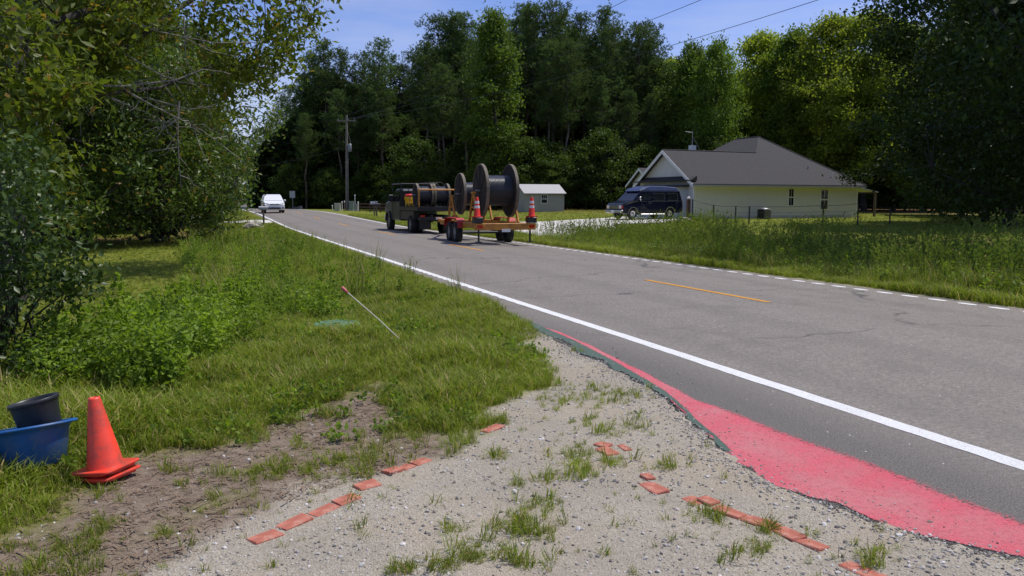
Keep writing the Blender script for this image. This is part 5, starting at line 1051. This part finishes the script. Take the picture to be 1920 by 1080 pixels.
tw_.build('twigs', M['bark'], big)
crown_obj(clump_points(cl, 70, rng.uniform(.3, .75, len(cl)), rng, .7), rng, M['sunlit_leaf'], big, .19, aspect=.42, down=.5)
# dead bare limb with twigs
dl = MB(); dr_ = [[(150, 160, 15.0), (230, 162, 15.2), (330, 150, 15.6), (380, 130, 15.9), (425, 135, 16.1)], [(205, 30, 15.2), (240, 40, 15.3), (300, 60, 15.6), (400, 80, 16), (470, 80, 16.3)], [(232, 100, 15.2), (300, 140, 15.5), (340, 155, 15.8), (400, 160, 16)], [(240, 172, 15.2), (290, 200, 15.4), (335, 222, 15.6), (380, 245, 15.8), (420, 275, 16)], [(210, 185, 15.1), (260, 205, 15.3), (320, 232, 15.6)], [(336, 190, 15.6), (333, 250, 15.7), (336, 310, 15.7), (340, 350, 15.8)], [(345, 30, 15.8), (346, 70, 15.8), (350, 125, 15.8)], [(335, 222, 15.6), (300, 245, 15.6)], [(280, 185, 15.4), (355, 205, 15.8), (400, 200, 16)], [(105, 200, 14.8), (130, 182, 14.9), (162, 178, 15)]]
for i, q in enumerate(dr_):
    p = [A3(*a) for a in q]; dl.tube(p, list(np.linspace(.026 if i < 2 else .016, .004, len(p))), 6, False)
    for j in range(9):
        s = rng.uniform(.15, 1); kq = min(int(s * (len(p) - 1)), len(p) - 2); b0 = p[kq] + (p[kq + 1] - p[kq]) * (s * (len(p) - 1) - kq); dl.tube(bend(b0, b0 + rng.normal(size=3) * np.array([.32, .2, .28]) + (p[-1] - p[0]) * .1, rng, 4, .08), [.009, .007, .005, .002], 4, False)
dl.build('dead_limb', M['dead_wood'], big)
# holly at the near left edge
hol = empty('holly_bush', gpos(-20, 8.2), 0, 'dark glossy holly bush at the near left edge behind the tub', 'bush'); O4 = np.array(hol.location); hb_ = MB(); C = []
def A4(px, py, d): return np.array(AT(px, py, d)) - O4
for _ in range(125): y_ = rng.uniform(270, 790); C.append(A4(rng.uniform(-190, np.interp(y_, [270, 330, 430, 520, 560, 700, 790], [45, 85, 60, 85, 80, 100, 60])), y_, rng.uniform(7.0, 9.0)))
for _ in range(9): C.append(A4(rng.uniform(70, 185), rng.uniform(470, 540), rng.uniform(7.4, 8.0)))
for _ in range(6): C.append(A4(rng.uniform(40, 120), rng.uniform(690, 760), rng.uniform(6.9, 7.4)))
C = np.array(C)
for c_ in C[::2]: hb_.tube(bend((rng.normal() * .15, rng.normal() * .15, -.05), c_, rng, 5, .04), [.022, .017, .012, .008, .004], 5, False)
hb_.build('stems', M['bark'], hol); crown_obj(clump_points(C, 75, np.full(len(C), .27), rng, .9), rng, M['holly_leaf'], hol, .075, aspect=.55)

# ------------------------------------------------------------------ grasses and weeds (scattered tufts)
def tuft_mesh(name, rng, nb_, h, w, spread, curve, mat, extra=None):
    V = []; F = []
    for i in range(nb_):
        th = rng.uniform(0, 6.283); r = spread * math.sqrt(rng.random()); b0 = np.array([r * math.cos(th), r * math.sin(th), -.01]); th2 = th + rng.normal() * .8; ln = h * rng.uniform(.45, 1.15); cv = curve * rng.uniform(.3, 1.3); dr = np.array([math.cos(th2), math.sin(th2), 0]); sd = np.array([-dr[1], dr[0], 0]) * w * rng.uniform(.6, 1.3)
        p1 = b0 + dr * ln * cv * .3 + np.array([0, 0, ln * .55]); p2 = b0 + dr * ln * cv + np.array([0, 0, ln * (1 - .35 * cv)]); k = len(V)
        V += [b0 - sd * .5, b0 + sd * .5, p1 + sd * .4, p1 - sd * .4, p2]; F += [[k, k + 1, k + 2, k + 3], [k + 3, k + 2, k + 4]]
    if extra: extra(V, F)
    me = bpy.data.meshes.new(name); me.from_pydata([tuple(v) for v in V], [], F); me.materials.append(mat); return me
def leafy_mesh(name, rng, h, n_, size, mat, rad, stems=3):
    P = []
    for s in range(stems):
        tip = np.array([rng.normal() * rad, rng.normal() * rad, h * rng.uniform(.7, 1.1)])
        for k in range(n_ // stems): t = rng.uniform(.15, 1); P.append(tip * t + rng.normal(size=3) * np.array([.35, .35, .12]) * rad * (1.1 - .5 * t))
    V, T = leaf_tris(np.array(P), rng, size, aspect=.6); return_me = np_mesh(name, V, tris=T); return_me.materials.append(mat); return return_me
def pebble_mesh(seed):
    r = np.random.default_rng(seed); mb = MB(); V = []
    t = (1 + 5 ** .5) / 2; ico = [(-1, t, 0), (1, t, 0), (-1, -t, 0), (1, -t, 0), (0, -1, t), (0, 1, t), (0, -1, -t), (0, 1, -t), (t, 0, -1), (t, 0, 1), (-t, 0, -1), (-t, 0, 1)]
    F = [(0, 11, 5), (0, 5, 1), (0, 1, 7), (0, 7, 10), (0, 10, 11), (1, 5, 9), (5, 11, 4), (11, 10, 2), (10, 7, 6), (7, 1, 8), (3, 9, 4), (3, 4, 2), (3, 2, 6), (3, 6, 8), (3, 8, 9), (4, 9, 5), (2, 4, 11), (6, 2, 10), (8, 6, 7), (9, 8, 1)]
    V = [tuple(np.array(v) / 1.9 * r.uniform(.75, 1.25, 3) * np.array([1, .8, .55])) for v in ico]; me = bpy.data.meshes.new('pebble'); me.from_pydata(V, [], F); me.materials.append(M['pebble']); return me
m, n, l, b = nt('pebble_stone'); oi = n.new('ShaderNodeObjectInfo'); c = ramp(n, l, oi.outputs['Random'], [(0.0, (0.17, 0.15, 0.125)), (0.3, (0.29, 0.262, 0.22)), (0.75, (0.41, 0.38, 0.335)), (1.0, (0.62, 0.59, 0.55))]); l.new(c, b.inputs['Base Color']); b.inputs['Roughness'].default_value = .85; M['pebble'] = m
def scatter(name, meshes, P, scl, label, cat, idx=None, tilt=.12, rng=np.random.default_rng(1), flat=False):
    """one object: points carrying scale/rotation, a source tuft set on each"""
    col = bpy.data.collections.new(name + '_sources')
    for i, me in enumerate(meshes): col.objects.link(bpy.data.objects.new('%s_%02d' % (name, i), me))
    k = len(P); me = bpy.data.meshes.new(name); me.vertices.add(k); me.vertices.foreach_set('co', np.asarray(P, np.float32).ravel())
    a = me.attributes.new('rot', 'FLOAT_VECTOR', 'POINT'); rr = np.stack([rng.normal(0, tilt, k), rng.normal(0, tilt, k), rng.uniform(0, 6.283, k)], 1)
    a.data.foreach_set('vector', rr.astype(np.float32).ravel()); a = me.attributes.new('scl', 'FLOAT', 'POINT'); a.data.foreach_set('value', np.asarray(scl, np.float32))
    a = me.attributes.new('idx', 'INT', 'POINT'); a.data.foreach_set('value', (rng.integers(0, len(meshes), k) if idx is None else idx).astype(np.int32))
    o = bpy.data.objects.new(name, me); link(o); tag(o, label, cat, kind='stuff')
    g = bpy.data.node_groups.new(name, 'GeometryNodeTree'); g.interface.new_socket('Geometry', in_out='INPUT', socket_type='NodeSocketGeometry'); g.interface.new_socket('Geometry', in_out='OUTPUT', socket_type='NodeSocketGeometry')
    nd = g.nodes; gi_ = nd.new('NodeGroupInput'); go_ = nd.new('NodeGroupOutput'); ci = nd.new('GeometryNodeCollectionInfo'); ci.inputs['Collection'].default_value = col; ci.inputs['Separate Children'].default_value = True; ci.inputs['Reset Children'].default_value = True
    ip = nd.new('GeometryNodeInstanceOnPoints'); ip.inputs['Pick Instance'].default_value = True
    def na(nm, ty): q = nd.new('GeometryNodeInputNamedAttribute'); q.data_type = ty; q.inputs['Name'].default_value = nm; return q.outputs['Attribute']
    g.links.new(gi_.outputs[0], ip.inputs['Points']); g.links.new(ci.outputs[0], ip.inputs['Instance']); g.links.new(na('idx', 'INT'), ip.inputs['Instance Index']); g.links.new(na('rot', 'FLOAT_VECTOR'), ip.inputs['Rotation']); g.links.new(na('scl', 'FLOAT'), ip.inputs['Scale']); g.links.new(ip.outputs[0], go_.inputs[0])
    md = o.modifiers.new('scatter', 'NODES'); md.node_group = g; return o
def onground(x, y, dz=0.0): return np.stack([x, y, gz(x, y) + dz], 1)
rng = np.random.default_rng(123)
short = [tuft_mesh('short_tuft', rng, 18, .10, .0055, .045, .7, M['grass']) for _ in range(4)]
medium = [tuft_mesh('medium_tuft', rng, 20, .19, .0075, .06, .75, M['grass']) for _ in range(4)]
tall = [tuft_mesh('tall_tuft', rng, 22, .75, .011, .14, .55, M['tall_grass']) for _ in range(4)]
def cover(x, y):
    """how much grass grows here"""
    wob = (vnoise(x, y, .5, 5) - .5) * .45 + (vnoise(x, y, .16, 6) - .5) * .22
    gvl = sstep(-.10, .12, poly_sd(x, y, GRAVEL) + wob); drt_ = sstep(-.1, .25, poly_sd(x, y, DIRT) + wob)
    both = 1 - .93 * sstep(-.42, -.15, np.minimum(poly_sd(x, y, GRAVEL), poly_sd(x, y, DIRT)))
    return both * (1 - np.exp(-((x - lx) ** 2 + (y - ly_ + .12) ** 2) / .16) ) * (1 - gvl) * (1 - .90 * drt_) * np.where(drt_ > .3, (vnoise(x, y, .28, 8) > .70) * 2.6 + .12, 1) * (x < road_left(y) + .10)
# near verge
k = 42000; x = rng.uniform(-3.4, 4.35, k); y = rng.uniform(3.0, 13.5, k); keep = rng.random(k) < np.clip(cover(x, y), 0, 1) * np.interp(y, [4, 13], [1, .62]); x, y = x[keep], y[keep]
hgt = .62 + .75 * vnoise(x, y, .8, 15) + .35 * sstep(.5, -1.5, x)
hgt *= np.clip(.55 + .5 * (1 - sstep(-.6, .1, np.maximum(poly_sd(x, y, DIRT), poly_sd(x, y, GRAVEL)))), .5, 1)
scatter('verge_grass', short + medium, onground(x, y), hgt * rng.uniform(.7, 1.2, len(x)), 'green grass on the near verge around cone, stake and cover', 'grass', idx=np.where(rng.random(len(x)) < .35 + .35 * sstep(.4, 1, vnoise(x, y, .8, 15)), rng.integers(4, 8, len(x)), rng.integers(0, 4, len(x))), rng=rng)
k = 2600; x = rng.uniform(-3.2, 4.2, k); y = rng.uniform(5.4, 14, k); keep = (rng.random(k) < np.clip(cover(x, y), 0, 1) * (vnoise(x, y, 1.1, 61) > .45)) & (x < road_left(y) - .35); x, y = x[keep], y[keep]
broad = [leafy_mesh('clover', rng, .10, 26, .035, M['weed_leaf'], .07, 4) for _ in range(2)] + [leafy_mesh('dock', rng, .10, 16, .042, M['hard_leaf'], .06, 4) for _ in range(2)]
scatter('verge_clover', broad, onground(x, y), rng.uniform(.7, 1.5, len(x)), 'low broad leaved weeds among the verge grass', 'weeds', rng=rng)
# farther verge and ditch between lawn and road
k = 26000; y = 13 + 42 * rng.random(k) ** 1.25; x = rng.uniform(-.5, 4.62, k); keep = x < road_left(y) + .12; x, y = x[keep], y[keep]
scatter('verge_grass', medium + tall[:1], onground(x, y), (.55 + .6 * vnoise(x, y, 2, 16)) * rng.uniform(.7, 1.25, len(x)) * np.where(x > 3.6, .8, 1.15), 'rough grass strip running up to the near mailbox', 'grass', idx=np.where(rng.random(len(x)) < .006, 4, rng.integers(0, 4, len(x))), rng=rng)
# left lawn
k = 30000; d = 10 + 75 * rng.random(k) ** 1.3; px = rng.uniform(-60, 520, k); c_ = (px - 960) / FPX * d; x = d * SY + c_ * CY; y = d * CY - c_ * SY; keep = (x < .6) | ((y > 50) & (x < 4.3)); keep &= poly_sd(x, y, FARDRIVE) < -.1; x, y = x[keep], y[keep]
scatter('lawn_grass', short, onground(x, y), rng.uniform(.5, 1.0, len(x)) * np.interp(y, [10, 40, 80], [.8, 1.2, 1.8]), 'mown lawn at left beyond the weeds', 'grass', rng=rng)
# right verge, low grass then tall weeds in the ditch
k = 26000; y = 4 + 66 * rng.random(k) ** 1.35; x = 11.95 + 2.2 * rng.random(k) ** .8
scatter('far_verge_grass', medium, onground(x, y), (.7 + .9 * vnoise(x, y, 1.2, 17)) * rng.uniform(.7, 1.3, len(x)) * np.interp(x, [11.95, 13], [.75, 1.3]), 'low grass edging the far side of the road', 'grass', rng=rng)
stalk = []
for i in range(3):
    def ex(V, F, r=np.random.default_rng(i)):
        for q in range(4):
            b0 = np.array([r.normal() * .08, r.normal() * .08, 0]); tp2 = b0 + np.array([r.normal() * .14, r.normal() * .14, r.uniform(.85, 1.25)]); k = len(V); s = np.array([.006, 0, 0]); V += [b0 - s, b0 + s, tp2]; F += [[k, k + 1, k + 2]]
            for z in range(9): t = .78 + .25 * z / 9; p_ = b0 + (tp2 - b0) * t; dd = r.normal(size=3) * .035; k = len(V); V += [p_, p_ + dd + np.array([0, 0, .03]), p_ + dd * .3 + np.array([0, 0, .05])]; F += [[k, k + 1, k + 2]]
    stalk.append(tuft_mesh('seed_stalk', rng, 8, .8, .010, .12, .5, M['tall_grass'], ex))
wleaf = [leafy_mesh('weed_plant', rng, .75, 90, .085, M['weed_leaf'], .22) for _ in range(3)]
k = 17000; y = 5 + 62 * rng.random(k) ** 1.2; x = 12.7 + 6.3 * rng.random(k) ** 1.1; w_ = np.interp(y, [5, 18, 25, 33, 45, 67], [1.0, 1.0, .95, .78, .5, .42]) * (.7 + .6 * vnoise(x, y, 1.6, 44)); keep = (poly_sd(x, y, DRIVE) < -.15) & (rng.random(k) < np.interp(y, [5, 28, 38, 67], [1, 1, .42, .4])); x, y, w_ = x[keep], y[keep], w_[keep]
scatter('ditch_weeds', tall + stalk + wleaf, onground(x, y), w_ * rng.uniform(.6, 1.15, len(x)) * np.interp(x, [12.7, 13.6, 17.5, 19], [.65, 1, 1, .7]), 'tall weeds and seeding grass in the far side ditch', 'weeds', idx=rng.choice(10, len(x), p=[.15, .15, .15, .15, .10, .09, .09, .04, .04, .04]), rng=rng)
# house lawn
k = 24000; x = rng.uniform(17, 62, k); y = rng.uniform(22, 84, k); keep = (poly_sd(x, y, DRIVE) < -.1); lx_ = (x - hl[0]) * ux.x + (y - hl[1]) * ux.y; ly_2 = (x - hl[0]) * uy.x + (y - hl[1]) * uy.y; keep &= ~((lx_ > -.3) & (lx_ < UR + .2) & (ly_2 > -.3) & (ly_2 < VW)); x, y = x[keep], y[keep]
scatter('house_lawn_grass', short, onground(x, y), rng.uniform(.7, 1.6, len(x)), 'sunlit lawn around the cream house', 'grass', rng=rng)
# weeds and brambles in the left ditch
W = []
for (px0, px1, py0, py1, d0, d1, kk) in ((90, 300, 640, 745, 6.6, 8.2, 75), (180, 400, 600, 700, 7.6, 10, 60), (270, 480, 545, 650, 9, 11.5, 48), (440, 600, 480, 600, 11.5, 18, 70), (470, 560, 440, 540, 16, 30, 60)):
    for _ in range(kk): d_ = rng.uniform(d0, d1); q = XY(rng.uniform(px0, px1), d_); W.append(q)
W = np.array(W); keep = W[:, 0] < 3.7; W = W[keep]
bram = [leafy_mesh('bramble', rng, .62, 260, .055, M['weed_leaf'], .26, 5) for _ in range(3)] + [leafy_mesh('sapling', rng, 1.0, 170, .075, M['weed_leaf'], .16, 2) for _ in range(2)] + [leafy_mesh('dark_bramble', rng, .55, 240, .06, M['hard_leaf'], .28, 5) for _ in range(2)]
scatter('ditch_brambles', bram, onground(W[:, 0], W[:, 1], -.02), rng.uniform(.5, 1.05, len(W)) * np.interp(W[:, 1], [8, 14, 25], [1, .85, .6]), 'leafy brambles and saplings filling the ditch behind the cone', 'weeds', idx=rng.choice(7, len(W), p=[.18, .17, .17, .13, .13, .11, .11]), rng=rng)
k = 1300; y = 10.5 + 32 * rng.random(k) ** 1.2; x = rng.uniform(-.6, 3.9, k) ; keep = rng.random(k) < .25 + .75 * (vnoise(x, y, 2.2, 91) > .48); keep &= np.hypot(x - lx, y - ly_) > .9; keep &= ~((y < 13.5) & (x > 1.9)); x, y = x[keep], y[keep]
scatter('verge_weeds', wleaf + bram[3:5] + stalk + tall[:2], onground(x, y), rng.uniform(.35, .8, len(x)) * np.interp(x, [-.6, 2.6, 3.9], [1, 1, .55]), 'rough leafy weeds between the lawn and the road edge', 'weeds', idx=rng.choice(10, len(x), p=[.17, .17, .16, .12, .12, .05, .05, .04, .06, .06]), rng=rng)
# loose clumps on the gravel
cl_px = [(1040, 745, 60), (1090, 740, 70), (1135, 742, 60), (1180, 745, 40), (1105, 790, 45), (1140, 800, 40), (1185, 798, 35), (1065, 850, 50), (1110, 858, 60), (1140, 865, 30), (1090, 885, 40), (935, 852, 22), (1240, 870, 30), (965, 905, 20), (1020, 895, 28), (1025, 945, 35), (960, 985, 60), (1010, 1000, 45), (985, 970, 30), (850, 990, 25), (905, 1025, 60), (880, 1045, 40), (975, 1055, 40), (820, 1060, 40), (1412, 1026, 40), (1335, 962, 45), (1440, 995, 25), (1630, 1045, 50), (745, 1068, 30), (150, 1010, 70), (120, 1030, 40), (200, 985, 40), (30, 1020, 35), (70, 1060, 40), (560, 830, 30), (500, 890, 35), (530, 870, 40), (620, 860, 50), (690, 850, 60), (660, 885, 40), (590, 885, 40), (870, 830, 25), (310, 1000, 20), (400, 930, 15), (340, 905, 15)]
px_, py_ = [], []
for (a, b2, s) in cl_px:
    kk = int(s * .5); px_ += list(a + rng.normal(0, s * .5, kk)); py_ += list(b2 + rng.normal(0, s * .2, kk))
px_ += list(rng.uniform(300, 1650, 170)); py_ += list(rng.uniform(760, 1075, 170)); Q = np.array([G(a, b2) for a, b2 in zip(px_, py_)]); Q = Q[Q[:, 0] < road_left(Q[:, 1]) - .05]
scatter('gravel_weeds', short + medium, onground(Q[:, 0], Q[:, 1]), rng.uniform(.18, .72, len(Q)), 'scattered grass clumps growing through the gravel', 'grass', idx=np.where(rng.random(len(Q)) < .25, rng.integers(4, 8, len(Q)), rng.integers(0, 4, len(Q))), tilt=.35, rng=rng)
# gravel and crumbs
k = 60000; x = rng.uniform(-1.6, 4.3, k); y = 1.9 + 8.5 * rng.random(k) ** 1.5; g_ = poly_sd(x, y, GRAVEL) + (vnoise(x, y, .5, 5) - .5) * .4; dn = np.where(g_ > 0, .25 + .75 * (vnoise(x, y, .45, 18) > .5) * vnoise(x, y, .2, 19), .10 * (poly_sd(x, y, DIRT) > 0)); keep = (rng.random(k) < dn) & (x < road_left(y) - .02); x, y = x[keep], y[keep]
pebs = [pebble_mesh(i) for i in range(5)]
scatter('gravel', pebs, onground(x, y, .001), .0035 + .013 * rng.random(len(x)) ** 5 + .003 * rng.random(len(x)), 'grey loose gravel covering the drive entrance', 'gravel', rng=rng, tilt=.5)
k = 3600; y = 1.8 + 9 * rng.random(k) ** 1.3; x = road_left(y) + edge_noise(y) + rng.normal(-.045, .06, k); x += np.where(rng.random(k) < .05, np.abs(rng.normal(0, .25, k)), 0); P = np.stack([x, y, np.where(x > road_left(y) + edge_noise(y), road_z(x, y) + .006, gz(x, y) + .002)], 1)
scatter('edge_crumbs', pebs, P, .0035 + .009 * rng.random(k) ** 3, 'stone crumbs along the broken edge of the asphalt', 'gravel', rng=rng, tilt=.5)
k = 220; y = rng.uniform(2.2, 9, k); x = road_left(y) + np.abs(rng.normal(0, .28, k)) - .03; P = np.stack([x, y, np.where(x > road_left(y), road_z(x, y) + .008, gz(x, y))], 1)
scatter('loose_chips', pebs, P, rng.uniform(.003, .008, k), 'loose stone chips strewn over the red painted edge', 'gravel', rng=rng, tilt=.5)
# dry litter on the bare soil
k = 5000; x = rng.uniform(-2.6, 2.6, k); y = rng.uniform(3.4, 7.6, k); keep = poly_sd(x, y, DIRT) > -.1; x, y = x[keep], y[keep]
litm = simple('dry_litter', (0.20, 0.14, 0.09), .9, var=.4, scale=3); lit_m = []
for i in range(4):
    r = np.random.default_rng(i + 900); V = []; F = []
    for q in range(5): a = r.uniform(0, 6.28); c0 = r.normal(size=3) * np.array([.03, .03, .002]) + np.array([0, 0, .006]); d_ = np.array([math.cos(a), math.sin(a), r.normal() * .12]) * r.uniform(.015, .045); s = np.array([-d_[1], d_[0], 0]) * r.uniform(.04, .2); k = len(V); V += [c0 - d_ - s, c0 - d_ + s, c0 + d_]; F += [[k, k + 1, k + 2]]
    me = bpy.data.meshes.new('litter'); me.from_pydata([tuple(v) for v in V], [], F); me.materials.append(litm); lit_m.append(me)
scatter('dry_litter', lit_m, onground(x, y, .003), rng.uniform(.6, 1.3, len(x)), 'dry straw and leaf litter on the bare soil by the cone', 'litter', rng=rng, tilt=.1)
